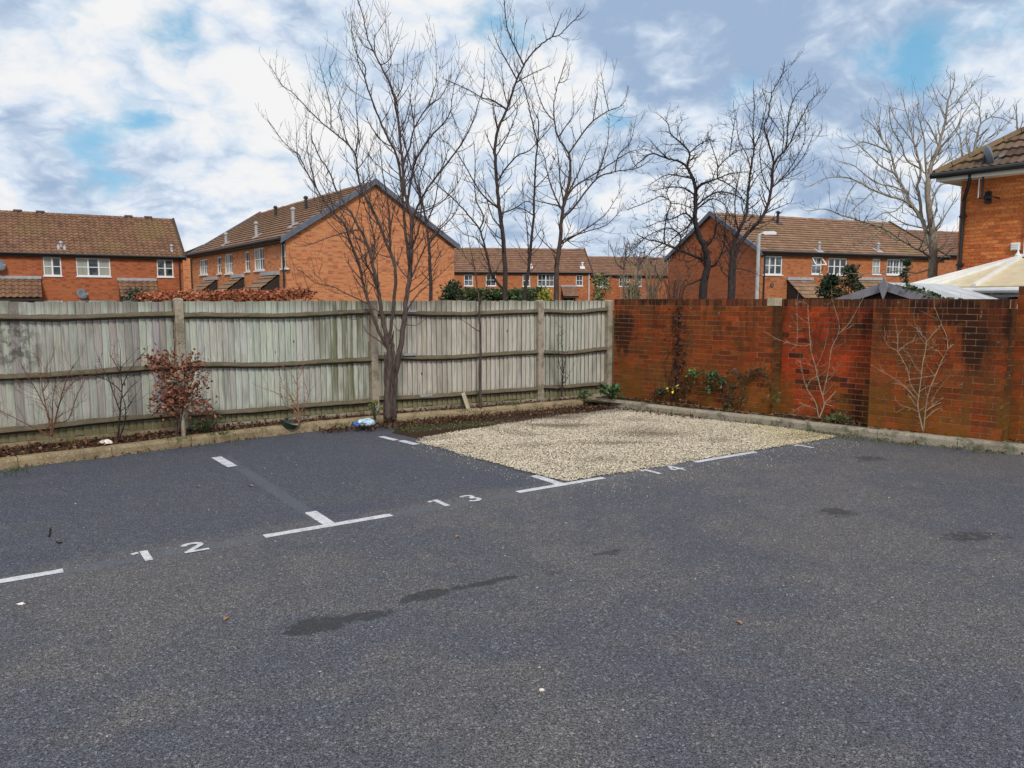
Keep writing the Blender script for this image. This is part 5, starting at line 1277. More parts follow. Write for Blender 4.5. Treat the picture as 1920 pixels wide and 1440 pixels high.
tH = Tree('ash_tree', 1750, 535, 19.5, 'pale barked bare ash tree beside the near house with upturned hooked twigs', 'tree', BKG, (.20, .175, .145))
tH.stem(tH.down([(1748, 530), (1750, 480), (1749, 438), (1742, 390), (1739, 348), (1747, 307), (1760, 275), (1772, 227), (1778, 188), (1787, 163), (1790, 146)]), 20, 1.8, trunk=True, drift=.02)
for px, w_ in [([(1749, 477), (1738, 440), (1728, 411), (1707, 380), (1699, 361), (1680, 327), (1670, 286), (1653, 261), (1639, 238), (1618, 223)], 13), ([(1728, 411), (1724, 369), (1720, 348), (1726, 317), (1714, 269), (1707, 238), (1697, 202), (1691, 180)], 9),
            ([(1720, 396), (1697, 377), (1666, 367), (1639, 357), (1607, 340), (1582, 332), (1551, 334), (1520, 348)], 6.5), ([(1748, 485), (1730, 472), (1691, 451), (1654, 427), (1612, 414), (1580, 404), (1546, 392), (1522, 395)], 7), ([(1749, 438), (1757, 425), (1770, 407), (1790, 375)], 8),
            ([(1747, 307), (1762, 280), (1780, 257), (1797, 235), (1807, 213), (1820, 195)], 6), ([(1776, 200), (1797, 186), (1808, 172), (1818, 157)], 4), ([(1772, 227), (1762, 200), (1752, 172)], 3.4), ([(1739, 348), (1735, 300), (1733, 262), (1722, 215), (1722, 190)], 6), ([(1742, 390), (1760, 350), (1775, 345)], 5),
            ([(1680, 327), (1650, 310), (1625, 285), (1597, 262)], 5), ([(1670, 286), (1640, 272), (1615, 266), (1600, 275), (1577, 278)], 4.5), ([(1699, 361), (1675, 350), (1650, 345), (1625, 330), (1600, 310), (1575, 303)], 4.6), ([(1726, 317), (1700, 300), (1690, 270), (1672, 240), (1668, 205)], 4.6),
            ([(1760, 275), (1745, 240), (1735, 225)], 4), ([(1654, 427), (1640, 440), (1620, 462), (1600, 470)], 3.6), ([(1639, 357), (1620, 375), (1600, 392), (1592, 405)], 3.8), ([(1607, 340), (1590, 365), (1582, 392)], 3), ([(1714, 269), (1700, 250), (1680, 225), (1670, 203)], 3.8), ([(1720, 430), (1700, 420), (1680, 410), (1660, 395)], 4.5),
            ([(1749, 500), (1720, 512), (1690, 508), (1650, 512), (1600, 513)], 4.5), ([(1750, 470), (1768, 460), (1782, 440)], 5), ([(1653, 261), (1648, 235), (1650, 215)], 3), ([(1739, 340), (1765, 310), (1795, 290), (1810, 262)], 4.6), ([(1697, 377), (1680, 395), (1655, 400), (1640, 410)], 3.8)]:
    tH.stem(px, w_ * .85, 1.6)
tH.dress(.16, (.3, .95), lev=2, spur=0, skip_trunk_below=2.6, start=.1, up=.85, curl=.35, sub=.24, sub_len=.5, ang=(35, 65)); tH.finish()
tI = Tree('ash_tree', 1826, 420, 27., 'grey bare ash crown rising behind the near house roof at right', 'tree', BKG, (.17, .15, .13))
tI.stem(tI.down([(1822, 420), (1822, 330), (1826, 290), (1832, 257), (1839, 232), (1857, 219), (1878, 198)]), 11, 1.6, trunk=True, drift=0.)
for px, w_ in [([(1822, 330), (1805, 290), (1800, 260), (1790, 240)], 5), ([(1826, 290), (1850, 262), (1868, 250), (1885, 235)], 5), ([(1839, 232), (1836, 205), (1828, 190)], 3.5), ([(1824, 300), (1812, 270), (1815, 235)], 4), ([(1822, 360), (1800, 320), (1785, 300)], 4), ([(1857, 219), (1880, 222), (1890, 228)], 2.6)]: tI.stem(px, w_, 1.6)
tI.dress(.26, (.4, 1.2), lev=2, spur=0, skip_trunk_below=4.5, up=.85, curl=.35, sub=.3, sub_len=.5, ang=(35, 65)); tI.finish()
tK = Tree('ash_tree', 1914, 330, 30., 'bare tree tip poking above the near house roof at the right frame edge', 'tree', BKG, (.17, .15, .13))
tK.stem(tK.down([(1912, 330), (1912, 260), (1908, 240), (1906, 215), (1906, 203)]), 8, 1.8, trunk=True, drift=0.)
tK.stem([(1910, 246), (1916, 232), (1918, 220)], 3, 1.6); tK.stem([(1911, 255), (1925, 235), (1935, 210)], 3, 1.6)
tK.dress(.4, (.3, .8), lev=1, spur=0, skip_trunk_below=6., up=.8); tK.finish()

# far bare crowns fringing the horizon
for i, (x, y, Y, wpx, lab) in enumerate([(1170, 452, 60., 60, 'distant bare thorn bush behind the brick wall left of the gnarled tree'), (1590, 412, 75., 60, 'faint distant bare tree top above the right terrace ridge'), (1195, 470, 45., 50, 'twiggy bare tree right of the far mossy roof')]):
    t = Tree('bare_tree', x, 561, Y, lab, 'tree', (.10, .085, .08), (.12, .10, .095))
    t.stem(t.down([(x, 545), (x, (y + 561) / 2), (x + 4, y + 10)]), 4, 1.5, trunk=True, drift=0.)
    for _ in range(9):
        yy = random.uniform((y + 561) / 2, y + 25); t.stem([(x, yy), (x + random.uniform(-.3, .3) * wpx, yy - 15), (x + random.uniform(-.5, .5) * wpx, y + random.uniform(0, 18))], 2.4, 1.)
    t.dress(.6, (.6, 1.6), lev=1, spur=0, skip_trunk_below=2.5, up=.6, sub=.4, sub_len=.5); t.finish()

# ================================================================== SHRUBS
def shrub(name, x, y, Y, label, stems, col, tcol, dress, cat='shrub', zbase=.09, w=4.):
    t = Tree(name, x, y, Y, label, cat, col, tcol, zbase=zbase, spread=.12)
    for i, (px, w_) in enumerate(stems):
        t.stem(px, w_, 1.1, name='stem' if i else 'stem', trunk=False, drift=random.uniform(-.25, .25))
    t.dress(**dress); return t
PALE = (.30, .215, .15); PALE2 = (.28, .20, .14)
tJ = shrub('bare_shrub', 1538, 783, 10.85, 'pale bare shrub against the bright red recessed wall panel', [
    ([(1535, 785), (1529, 755), (1512, 727), (1503, 692), (1500, 675)], 3.43), ([(1541, 784), (1545, 757), (1536, 720), (1528, 684), (1521, 658), (1518, 625), (1515, 581), (1516, 562)], 3.90),
    ([(1543, 745), (1548, 718), (1554, 689), (1559, 654), (1571, 628), (1573, 607), (1564, 575), (1560, 560)], 3.12), ([(1571, 628), (1592, 606), (1603, 588), (1611, 573)], 2.03), ([(1546, 757), (1568, 732), (1582, 706), (1599, 672)], 2.18),
    ([(1546, 757), (1582, 767), (1616, 765), (1642, 753)], 2.18), ([(1536, 768), (1515, 762), (1503, 762), (1490, 770)], 1.87), ([(1519, 647), (1507, 649), (1495, 647), (1478, 643), (1463, 638)], 2.03), ([(1496, 647), (1495, 610), (1494, 567)], 1.72), ([(1512, 727), (1520, 712), (1535, 705)], 1.40), ([(1528, 690), (1545, 655), (1548, 640)], 1.40)],
    PALE, PALE2, dict(every=.17, L=(.12, .38), lev=1, spur=.09, start=.3, up=.25, curl=.35, sub=.16))
tJ.finish()
tK2 = shrub('bare_shrub', 1734, 809, 9.5, 'pale fan shaped bare shrub against the dark stained right wall panel', [
    ([(1731, 810), (1721, 762), (1726, 718), (1730, 682), (1737, 642), (1728, 628), (1719, 616)], 3.43), ([(1737, 642), (1750, 625), (1763, 611), (1766, 600)], 1.87), ([(1737, 811), (1739, 744), (1754, 704), (1772, 664), (1781, 651), (1800, 636), (1819, 613), (1837, 589)], 3.43),
    ([(1778, 655), (1775, 632), (1764, 605), (1753, 578)], 2.03), ([(1777, 640), (1790, 615), (1799, 596), (1800, 576)], 1.87), ([(1721, 757), (1710, 740), (1697, 727), (1680, 712), (1661, 700)], 2.03), ([(1722, 745), (1708, 722), (1701, 693), (1683, 660), (1667, 650), (1657, 633)], 2.18), ([(1683, 660), (1683, 640), (1682, 622)], 1.40), ([(1683, 660), (1700, 645), (1712, 640)], 1.40),
    ([(1738, 770), (1755, 755), (1772, 744), (1799, 729)], 2.03), ([(1740, 764), (1770, 752), (1795, 748), (1817, 742)], 1.87), ([(1738, 780), (1755, 768), (1772, 771), (1788, 790), (1803, 809)], 1.87), ([(1730, 700), (1718, 690), (1706, 668), (1700, 658)], 1.56), ([(1754, 704), (1740, 706), (1728, 708)], 1.56), ([(1772, 664), (1790, 668), (1815, 672)], 1.56), ([(1734, 660), (1755, 648), (1762, 640)], 1.40), ([(1772, 672), (1760, 660), (1740, 648)], 1.56),
    ([(1722, 775), (1705, 765), (1690, 760)], 1.56), ([(1745, 760), (1752, 742), (1760, 730)], 1.40)],
    PALE, PALE2, dict(every=.2, L=(.1, .32), lev=1, spur=.1, start=.3, up=.25, curl=.35, sub=.16))
tK2.finish()
s1 = shrub('bare_shrub', 95, 815, 8.65, 'rust tinted twiggy bare shrub at far left before the fence', [
    ([(97, 818), (92, 790), (82, 743), (76, 705), (73, 673)], 5), ([(99, 818), (104, 785), (112, 755), (123, 717), (135, 690), (144, 678)], 4.6), ([(100, 815), (98, 770), (100, 740), (108, 710)], 3.6), ([(122, 800), (128, 786), (144, 743), (164, 707), (190, 700)], 2.8), ([(95, 820), (70, 805), (40, 790), (0, 770), (-20, 762)], 3), ([(88, 770), (70, 735), (52, 705), (38, 680)], 2.6),
    ([(110, 760), (120, 740), (140, 715)], 2.4), ([(80, 735), (92, 715), (95, 690)], 2.2), ([(96, 822), (75, 815), (60, 822), (50, 835)], 3), ([(98, 820), (88, 808), (95, 800), (108, 838)], 3)], (.13, .065, .04), (.18, .085, .045), dict(every=.09, L=(.12, .42), lev=2, spur=.08, start=.2, up=.5, curl=.35, sub=.13))
s1.finish()
s2 = shrub('bare_shrub', 228, 826, 8.95, 'two stemmed dark bare bush left of the brown leaved beech', [
    ([(221, 829), (224, 790), (226, 760), (229, 730), (226, 700), (226, 680), (226, 660)], 4.6), ([(236, 829), (235, 790), (234, 760), (229, 738)], 4.2), ([(225, 770), (212, 735), (203, 709), (192, 690), (185, 673)], 2.6), ([(228, 735), (215, 722), (190, 708), (165, 703)], 2.6), ([(228, 725), (240, 700), (252, 682), (265, 666)], 2.6), ([(234, 770), (245, 755), (254, 742)], 2), ([(227, 745), (243, 728), (255, 718)], 2), ([(226, 700), (215, 680), (208, 668)], 2), ([(226, 690), (240, 675)], 1.8)],
    (.03, .024, .022), (.04, .03, .028), dict(every=.12, L=(.08, .34), lev=1, spur=.05, start=.1, up=.2, curl=.4, sub=.12)); s2.finish()
s4 = shrub('bare_shrub', 562, 792, 10.2, 'low pale reddish twiggy shrub in front of the fence left of the big tree', [
    ([(560, 794), (559, 765), (557, 730), (556, 690)], 5), ([(564, 794), (566, 770), (576, 752), (580, 735)], 4), ([(559, 770), (545, 745), (532, 725), (525, 705)], 3), ([(558, 755), (540, 748), (515, 735), (500, 730)], 2.6), ([(557, 720), (546, 700), (538, 693)], 2.4), ([(557, 710), (568, 695), (574, 690)], 2.4), ([(560, 780), (548, 765), (535, 760), (528, 745)], 2.6), ([(567, 768), (578, 745), (572, 720)], 2.4)],
    (.24, .14, .085), (.24, .12, .085), dict(every=.08, L=(.08, .28), lev=1, spur=.05, start=.15, up=.35, curl=.3, sub=.1)); s4.finish()
s5 = shrub('bare_shrub', 1055, 742, 12.85, 'thin dark twig of a shrub in the corner bay of the fence', [
    ([(1053, 744), (1054, 715), (1058, 690), (1062, 668)], 3.4), ([(1057, 744), (1056, 700), (1054, 660), (1052, 615)], 2.6), ([(1055, 720), (1062, 712), (1066, 705)], 1.8), ([(1054, 700), (1048, 680), (1046, 640)], 1.8)], (.05, .038, .034), (.07, .052, .05), dict(every=.11, L=(.08, .26), lev=1, spur=.06, start=.1, up=.3, curl=.3, sub=.12)); s5.finish()

def leafy(t, paths, n, r, size, cols, mat='leaf', name='foliage', ratio=.6, zmin=.15):
    mb = MB()
    allp = [p for P_, _ in t.paths for p in P_ if p.z > zmin] if paths is None else paths
    for _ in range(n):
        p = random.choice(allp) + Vector((random.gauss(0, r), random.gauss(0, r), random.gauss(0, r)))
        mb.leaf(p, size * random.uniform(.6, 1.2), jit(random.choice(cols), .25), ratio=ratio)
    return mb.build(name, mat, t.o)
s3 = shrub('beech_bush', 334, 815, 9.35, 'young beech bush still holding russet brown leaves before the fence post', [
    ([(330, 822), (331, 780), (330, 740), (326, 700), (328, 668)], 5), ([(337, 822), (340, 790), (344, 750), (346, 710), (340, 675)], 4.6), ([(331, 760), (318, 730), (305, 700), (290, 680), (283, 675)], 3.6), ([(342, 760), (360, 735), (372, 715), (380, 708)], 3.4), ([(343, 745), (365, 755), (380, 760), (390, 768)], 3.2), ([(332, 770), (315, 760), (300, 760), (292, 765)], 3), ([(328, 700), (312, 690), (300, 672)], 2.6), ([(345, 700), (358, 685), (366, 678)], 2.6), ([(331, 740), (315, 745), (305, 735)], 2.6)],
    (.07, .045, .034), (.09, .05, .034), dict(every=.1, L=(.1, .3), lev=1, spur=0, start=.15, up=.3, curl=.3, sub=.12))
s3.finish('crown'); RUS = [(.20, .072, .04), (.25, .10, .058), (.14, .048, .03), (.34, .17, .11), (.10, .036, .024), (.21, .08, .044)]
leafy(s3, [p for P_, _ in s3.paths for p in P_ if p.z > .45], 1400, .065, .058, RUS, 'dead_leaf', zmin=.4)
# tie stake beside it
stk = thing('tree_stake', G(345, 820, .09), 'short pale mossy stake standing beside the beech bush', 'stake'); p = G(345, 822, .09); mb = MB(); mb.tube([p - UP * .1, p + UP * .4], .026, 8); mb.build('stake', 'post', stk)

def hedge(name, line, zt, thick, n, size, cols, label, cat='hedge', mat='leaf', zvar=.12, core=(.03, .022, .016), zlow=0., ratio=.65):
    base = (line[0] + line[-1]) / 2; t = thing(name, V3(base.x, base.y, 0), label, cat); mb = MB(); cr = MB()
    for i in range(len(line) - 1):
        a0, a1 = line[i], line[i + 1]; d = (a1 - a0); nn = Vector((d.y, -d.x, 0)).normalized()
        cr.box(a0 - nn * thick * .3, d, nn * thick * .6, UP * (zt - zvar - .1), core)
        m_ = int(n * d.length / sum((line[j + 1] - line[j]).length for j in range(len(line) - 1)))
        for _ in range(m_):
            s_ = random.random(); side = random.choice((-1, 1, 1, 0, 0))
            hloc = zt - zvar * (.5 + .5 * math.sin(s_ * d.length * 2.3 + i)) * random.uniform(.4, 1)
            if side: p = a0 + d * s_ + nn * side * thick * random.uniform(.32, .52) + UP * (random.uniform(0, 1) ** .5 * hloc)
            else: p = a0 + d * s_ + nn * thick * random.uniform(-.5, .5) + UP * (hloc + random.uniform(-.12, .03))
            mb.leaf(p, size * random.uniform(.6, 1.25), jit(random.choice(cols), .3), ratio=ratio)
    cr.build('stem', 'bark', t); mb.build('foliage', mat, t); return t
def bush(name, x, y, Y, wpx, ytop, n, size, cols, label, cat='shrub', mat='leaf', flat=1., depth=None, zlow=None):
    c = AT(x, 561, Y); c = V3(c.x, c.y, 0); zt = AT(x, ytop, Y).z; rx = wpx * .5 * Y / F; ry = depth or rx; t = thing(name, c, label, cat); mb = MB()
    zl = .0; clumps = []
    for _ in range(max(8, n // 60)):
        a = random.uniform(0, 6.28); q = random.random() ** .5; zz = zl + (zt - zl) * (1 - random.random() ** 1.6 * .9)
        f = math.sqrt(max(.05, 1 - ((zz - zl) / (zt - zl)) ** 3)); clumps.append(c + V3(math.cos(a) * rx * q * f, math.sin(a) * ry * q * f, zz - .05))
    for _ in range(n):
        p = random.choice(clumps) + Vector((random.gauss(0, .11), random.gauss(0, .11), random.gauss(0, .09))) * (rx / .6) ** .5
        if p.z < .02 or p.z > zt + .05: continue
        mb.leaf(p, size * random.uniform(.6, 1.2), jit(random.choice(cols), .3))
    st = MB()
    for _ in range(7): 
        q = random.choice(clumps); st.tube([c + V3(random.uniform(-.06, .06), random.uniform(-.06, .06), 0), c.lerp(q, .5) + V3(0, 0, .1), q], [.03, .02, .008], 5, (.06, .045, .035))
    st.build('stem', 'bark', t); mb.build('foliage', mat, t); return t
RUH = [(.30, .092, .042), (.36, .13, .065), (.22, .062, .032), (.42, .17, .09), (.26, .085, .04)]
GRN = [(.045, .075, .022), (.06, .10, .03), (.035, .055, .018), (.085, .12, .035)]
DGR = [(.02, .04, .016), (.03, .055, .02), (.045, .07, .025), (.025, .036, .015)]
def flat(pts): return [V3(p.x, p.y, 0) for p in pts]
hedge('beech_hedge', flat([AT(285, 560, 17.5), AT(380, 560, 16.6), AT(470, 560, 15.8), AT(568, 560, 15.2)]), AT(450, 546, 16.).z, .9, 9000, .075, RUH, 'russet beech hedge showing above the fence in front of the gable house', mat='dead_leaf', core=(.06, .03, .02))
hedge('green_hedge', flat([AT(866, 560, 23.), AT(935, 560, 23.5), AT(1010, 560, 24.)]), AT(930, 541, 23.5).z, 1.1, 6000, .09, GRN, 'mixed green hedge above the fence behind the bare trunks')
bush('laurel_bush', 848, 560, 21., 46, 531, 2600, .1, DGR, 'dark green laurel bush above the fence right of the big gable')
bush('yellow_shrub', 1020, 560, 22., 34, 543, 1300, .08, [(.30, .30, .03), (.36, .34, .04), (.18, .22, .03), (.24, .26, .03)], 'yellow green shrub above the fence beside the spreading tree trunk')
bush('green_bush', 985, 560, 21., 50, 546, 1500, .08, DGR, 'dark green low bush left of the yellow shrub')
bush('olive_bush', 1120, 560, 30., 60, 515, 900, .12, [(.12, .14, .05), (.16, .17, .06), (.09, .11, .04)], 'sparse olive green shrub before the far red terrace')
bush('green_bush', 1187, 560, 20., 30, 541, 1500, .08, GRN, 'small round green bush over the left end of the brick wall')
bush('grey_green_shrub', 258, 560, 34., 70, 541, 1500, .16, [(.06, .07, .045), (.09, .095, .06), (.045, .055, .035)], 'grey green shrub in front of the left terrace porch')
bush('evergreen_bush', 1555, 556, 24., 62, 519, 3600, .11, DGR, 'dark evergreen bush behind the wall in front of the right terrace')
bush('evergreen_bush', 1592, 556, 24.5, 46, 500, 2600, .1, DGR, 'taller narrow evergreen just right of the wide dark bush')
bush('climbing_ivy', 1698, 556, 38., 24, 488, 900, .16, DGR, 'ivy covered post at the right end of the right terrace', cat='ivy')
# thin winter thicket behind the corner of the wall
for x, y, ytop, Y, lab, colr in [(1225, 556, 470, 18.5, 'pale brown bare thicket rising behind the left part of the brick wall', (.26, .20, .14)), (1265, 556, 505, 17.5, 'reddish bare thicket at the foot of the gnarled black tree', (.20, .11, .08)), (1188, 556, 520, 19.5, 'thin straw coloured bare shrub behind the wall corner', (.30, .25, .16))]:
    t = Tree('bare_thicket', x, 561, Y, lab, 'shrub', colr, colr)
    for i in range(13):
        xe = x + random.uniform(-34, 34); t.stem([PX(t.base + V3(random.uniform(-.2, .2), random.uniform(-.2, .2), .02)), (x + (xe - x) * .4 + random.uniform(-4, 4), 545), (x + (xe - x) * .8, (545 + ytop) / 2), (xe, ytop + random.uniform(0, 40))], 2.6, 1., name='stem', trunk=True)
    t.dress(.22, (.2, .6), lev=1, spur=0, start=.2, skip_trunk_below=1.2, up=.5, curl=.4, sub=.2); t.finish('crown')

# ivy on the shed roof
iv = thing('ivy', ap + WU * .6 - UP * .2, 'trailing green ivy lying over the front edge of the shed roof', 'ivy'); mb = MB()
for _ in range(520):
    s_ = random.uniform(.25, 1.28); p = ap + WU * s_ - UP * (drop * s_ / hwid) + WN * random.uniform(-.06, .3) + UP * random.uniform(.02, .06 + .03 * math.sin(s_ * 7))
    mb.leaf(p, random.uniform(.04, .075), jit(random.choice([(.04, .075, .03), (.06, .10, .04), (.03, .05, .022), (.10, .13, .07)]), .3), ratio=.9)
mb.build('foliage', 'leaf', iv)
mb = MB(); mb.tube([ap + WU * s_ - UP * (drop * s_ / hwid - .04) - WN * .02 for s_ in (.15, .5, .9, 1.25)], .01, 5, (.08, .06, .04)); mb.build('stem', 'bark', iv)

# creeper and evergreen climber on the first wall panel
def wp(x, y, out=.05):                       # photo pixel on the first wall panel
    r = ray(x, y); c = Vector((0, 0, HC)); o_ = W0 - WN * out; return c + r * ((o_ - c).dot(WN) / r.dot(WN))
cr = thing('dead_creeper', wp(1275, 752, .02), 'dead brown creeper climbing the brick wall in a dark column', 'creeper')
mb = MB(); lf = MB()
for i in range(9):
    x = 1268 + random.gauss(0, 9); pts = []
    for j in range(8): pts.append(wp(x + random.gauss(0, 5) + (j - 4) * random.uniform(-1, 1), 752 - j * random.uniform(18, 26), .018 + .012 * random.random()))
    mb.tube(pts, [.008, .007, .006, .006, .005, .004, .003, .003], 4, jit((.05, .028, .022), .3))
mb.build('stem', 'bark', cr)
for _ in range(330):
    y = 755 - 180 * random.random() ** 1.35; x = 1273 + random.gauss(0, 8 + 7 * (y > 690) + 3 * (y > 730)); lf.leaf(wp(x, y, random.uniform(.012, .05)), random.uniform(.025, .055), jit(random.choice([(.05, .022, .018), (.09, .04, .028), (.035, .018, .016), (.15, .08, .055)]), .3), ratio=.8)
lf.build('foliage', 'dead_leaf', cr)
ec_ = thing('evergreen_climber', wp(1372, 765, .05), 'low evergreen climber with green and yellow leaves arching along the wall', 'climber'); st = MB(); lf = MB()
for px in [[(1372, 768), (1368, 740), (1360, 722), (1345, 706), (1325, 700), (1300, 704)], [(1385, 768), (1392, 745), (1400, 715), (1412, 695), (1430, 690)], [(1372, 768), (1375, 735), (1372, 715)], [(1345, 706), (1310, 720), (1275, 728), (1248, 727), (1228, 740)], [(1400, 715), (1380, 700), (1360, 698)], [(1405, 705), (1425, 700), (1440, 712)], [(1362, 760), (1350, 735), (1330, 725)]]:
    P_ = smooth_pts([wp(x, y, .06 + .04 * random.random()) for x, y in px], 4); st.tube(P_, [.011 * (1 - .6 * i / len(P_)) for i in range(len(P_))], 5, jit((.05, .035, .03), .2))
    for _ in range(int(len(P_) * 4)): q_ = random.choice(P_); lf.leaf(q_ + Vector((random.gauss(0, .04), random.gauss(0, .04), random.gauss(0, .04))), random.uniform(.03, .06), jit(random.choice([(.03, .05, .02), (.045, .075, .03), (.06, .045, .025), (.05, .035, .025)]), .3), ratio=.7)
for cx_, cy_, n_, col in [(1300, 704, 46, (.075, .16, .045)), (1337, 706, 42, (.05, .115, .04)), (1352, 714, 30, (.035, .09, .035)), (1240, 735, 46, (.03, .05, .022)), (1330, 730, 26, (.045, .07, .03)), (1448, 735, 14, (.07, .10, .03)), (1457, 747, 12, (.08, .12, .05))]:
    for _ in range(n_): lf.leaf(wp(cx_ + random.gauss(0, 6), cy_ + random.gauss(0, 5), random.uniform(.05, .14)), random.uniform(.045, .075), jit(col, .25), ratio=.7)
for cx_, cy_ in [(1250, 728), (1266, 726), (1263, 732)]:
    for _ in range(3): lf.leaf(wp(cx_ + random.gauss(0, 2), cy_ + random.gauss(0, 1.5), .13), .065, jit((.62, .48, .06), .15), ratio=.7)
st.build('stem', 'bark', ec_); lf.build('foliage', 'leaf', ec_)
def plant(name, x, y, z, h, r, n, cols, label, size=.09, ratio=.5):
    p = G(x, y, z); t = thing(name, p, label, 'plant'); mb = MB(); st = MB()
    for _ in range(n):
        a = random.uniform(0, 6.28); tip = p + V3(math.cos(a) * r * random.random(), math.sin(a) * r * random.random(), h * random.uniform(.3, 1)); st.tube([p, p.lerp(tip, .5) + UP * .02, tip], .003, 3, (.05, .07, .03), cap=False)
        for _ in range(2): mb.leaf(tip, size * random.uniform(.6, 1.1), jit(random.choice(cols), .25), V3(math.cos(a) * .8, math.sin(a) * .8, .3), ratio)
    st.build('stem', 'bark', t); mb.build('foliage', 'leaf', t); return t
GRB = [(.045, .11, .03), (.06, .14, .04), (.03, .08, .025)]
plant('green_plant', 1147, 752, .1, .26, .2, 60, GRB, 'bright green leafy plant in the corner where fence meets wall', .1)
plant('green_plant', 1096, 751, .1, .16, .14, 26, GRB, 'small green plant in the bed left of the corner plant', .07)
plant('green_plant', 386, 814, .1, .26, .2, 34, [(.035, .06, .02), (.05, .075, .025)], 'dark green weed beside the orange wrapper under the fence', .07)
plant('green_plant', 1505, 770, .1, .25, .14, 20, [(.05, .08, .03)], 'small green weed at the left foot of the recessed wall panel', .06)
plant('green_plant', 1570, 793, .1, .1, .18, 30, [(.05, .09, .03), (.07, .11, .04)], 'low green weed in the bed under the recessed red panel', .06)
plant('yellow_moss_plant', 703, 790, .1, .3, .07, 26, [(.20, .19, .03), (.14, .15, .03), (.09, .10, .025)], 'yellow green moss tuft at the foot of the big trunk', .06)

# ================================================================== LITTER AND ODDMENTS
p = G(683, 797, .09); bag = thing('plastic_bag', p, 'crumpled pale and dark blue plastic bag lying in the bed beside the big tree', 'bag')
def lump(mb, c, rx, ry, rz, seed, sub=2, rot=0.):
    import bmesh
    bm = bmesh.new(); bmesh.ops.create_icosphere(bm, subdivisions=3, radius=1.); rnd = random.Random(seed)
    ph = [(rnd.uniform(1.5, 4), rnd.uniform(0, 6), rnd.uniform(1.5, 4), rnd.uniform(0, 6)) for _ in range(5)]
    for v in bm.verts:
        f = 1 + .13 * sum(math.sin(a * v.co.x * 2 + b_) * math.sin(c_ * v.co.y * 2 + d_ + v.co.z * 3) for a, b_, c_, d_ in ph)
        v.co *= f; v.co = Vector((v.co.x * rx, v.co.y * ry, max(v.co.z, -.25) * rz)); v.co.rotate(Quaternion(UP, rot))
    mb.add([v.co + c for v in bm.verts], [tuple(v.index for v in f.verts) for f in bm.faces]); bm.free()
mb = MB(); lump(mb, p + V3(.03, .02, .02), .115, .075, .065, 3, rot=.4); mb.build('bag_body', 'bag_white', bag)
mb = MB(); lump(mb, p + V3(-.10, -.03, .012), .07, .05, .04, 5, rot=.4); mb.build('bag_neck', 'bag_blue', bag)
p = G(541, 801, .09); t = thing('black_pot', p, 'dark green squashed plastic tub in the leaves under the pale shrub', 'tub'); mb = MB(); mb.lathe(p, UP + V3(.3, .1), [(.09, .0), (.12, .06), (.13, .065), (.115, .055), (.085, .01), (0, .01)], 14); mb.build('tub', 'darkgreen', t)
p = G(381, 806, .1); t = thing('orange_wrapper', p + UP * .06, 'small bright orange wrapper caught in the weed under the fence', 'litter'); mb = MB(); lump(mb, p + UP * .10, .04, .02, .045, 9); mb.build('wrapper', 'cup', t)
p = G(202, 833, .1); t = thing('paper_scrap', p, 'crumpled white paper scrap in the leaf litter at left', 'litter'); mb = MB(); lump(mb, p + UP * .02, .065, .03, .035, 11); lump(mb, p + V3(-.07, -.01, .015), .035, .025, .02, 12); mb.build('scrap', 'litter', t)
p = G(879, 768, .09); tpz = AT(868, 737, 12.0); t = thing('timber_offcut', p, 'short pale timber offcut leaning against the bottom fence rail', 'timber')
mb = MB(); d = V3(tpz.x, p.y + .12, tpz.z) - p; sdv = d.cross(V3(0, 1)).normalized(); mb.box(p - sdv * .03, sdv * .06, d, V3(0, -.022)); mb.build('offcut', 'offcut', t)
p = G(1016, 1296); t = thing('pebble', p, 'small white pebble lying alone on the asphalt in the foreground', 'pebble'); mb = MB(); lump(mb, p + UP * .004, .012, .0085, .0085, 21); mb.build('stone', 'litter', t)
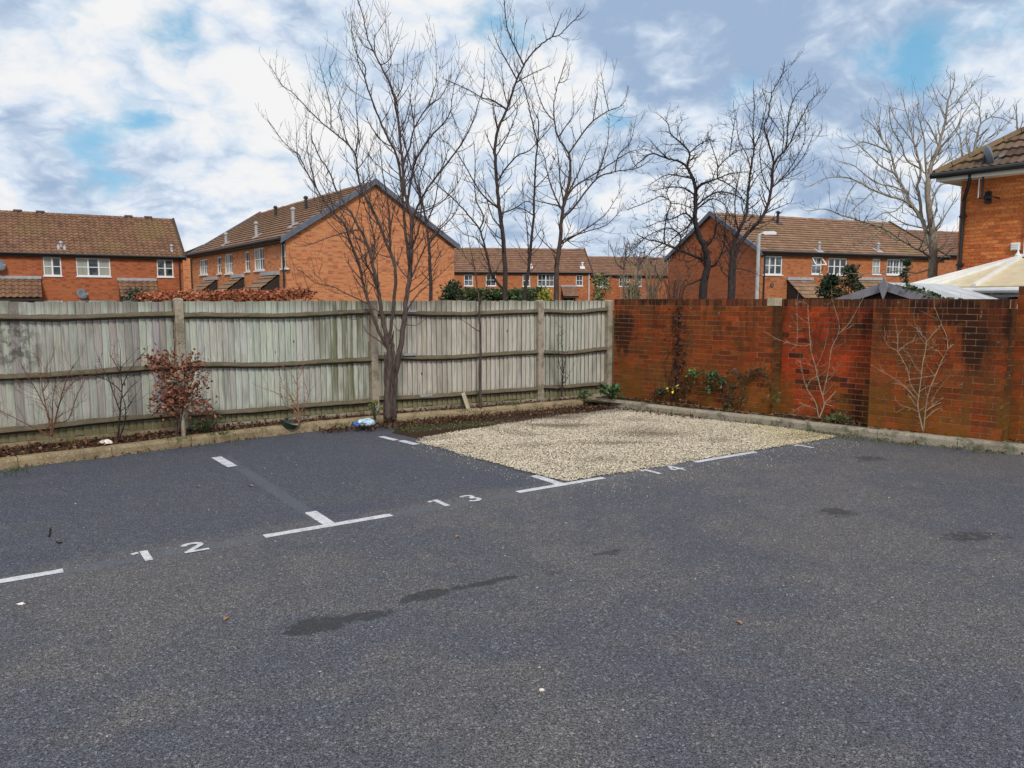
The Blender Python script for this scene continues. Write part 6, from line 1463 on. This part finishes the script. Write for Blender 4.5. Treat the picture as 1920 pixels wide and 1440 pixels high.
for (x, y, s_, lab) in [(470, 911, .07, 'tan fallen leaf on the faint bay side line'), (424, 1160, .05, 'orange brown leaf on the asphalt left of the oil stain'), (1386, 1167, .05, 'ochre leaf lying alone on the right asphalt'), (372, 912, .06, 'faint tan leaf in bay twelve'), (857, 1006, .045, 'small tan leaf right of the white dash')]:
    p = G(x, y, .006); t = MB(); c_ = jit((.36, .20, .085), .15); a = random.uniform(0, 3); u_ = V3(math.cos(a), math.sin(a)); v_ = V3(-math.sin(a), math.cos(a))
    for q in ([p - u_ * s_ / 2, p - v_ * s_ * .3 + UP * .008, p + u_ * s_ / 2], [p - u_ * s_ / 2, p + u_ * s_ / 2, p + v_ * s_ * .3 + UP * .012]): t.face(q, c_)
    o = t.build('fallen_leaf', 'dead_leaf'); o['label'] = lab; o['category'] = 'leaf'; o['group'] = 'fallen leaves on the asphalt'
# floor of the frame: small white scrap by the left dash
p = G(39, 1134); t = thing('paper_scrap', p, 'tiny white paper scrap on the asphalt below the left dash', 'litter'); mb = MB(); lump(mb, p + UP * .004, .022, .012, .008, 31); mb.build('scrap', 'litter', t)

for pl, lab in (([(92, 1006), (94, 998), (95, 990)], 'short dark curved twig lying in bay twelve on the left'), ([(106, 1016), (112, 1018), (116, 1017)], 'tiny dark twig fragment beside the curved twig in bay twelve')):
    p = G(*pl[0]); t = thing('twig', p, lab, 'twig'); mb = MB(); mb.tube([G(x, y, .006) for x, y in pl], .006, 5, (.02, .015, .012)); mb.build('stick', 'bark', t)

# ------------------------------------------------------------------ things of one kind share a group
GROUPS = {'brick_house': 'brick houses around the car park', 'bare_tree': 'bare winter trees', 'ash_tree': 'pale bare ash trees', 'bare_shrub': 'bare shrubs in the planting beds',
          'bare_thicket': 'bare thickets behind the brick wall', 'green_plant': 'small green plants in the beds', 'green_bush': 'green bushes beyond the fence', 'evergreen_bush': 'evergreen bushes before the right terrace',
          'satellite_dish': 'satellite dishes on the houses', 'paper_scrap': 'white paper scraps'}
for o in bpy.data.objects:
    if o.parent is None and 'category' in o and 'group' not in o:
        g_ = GROUPS.get(o.name.split('.')[0])
        if g_: o['group'] = g_
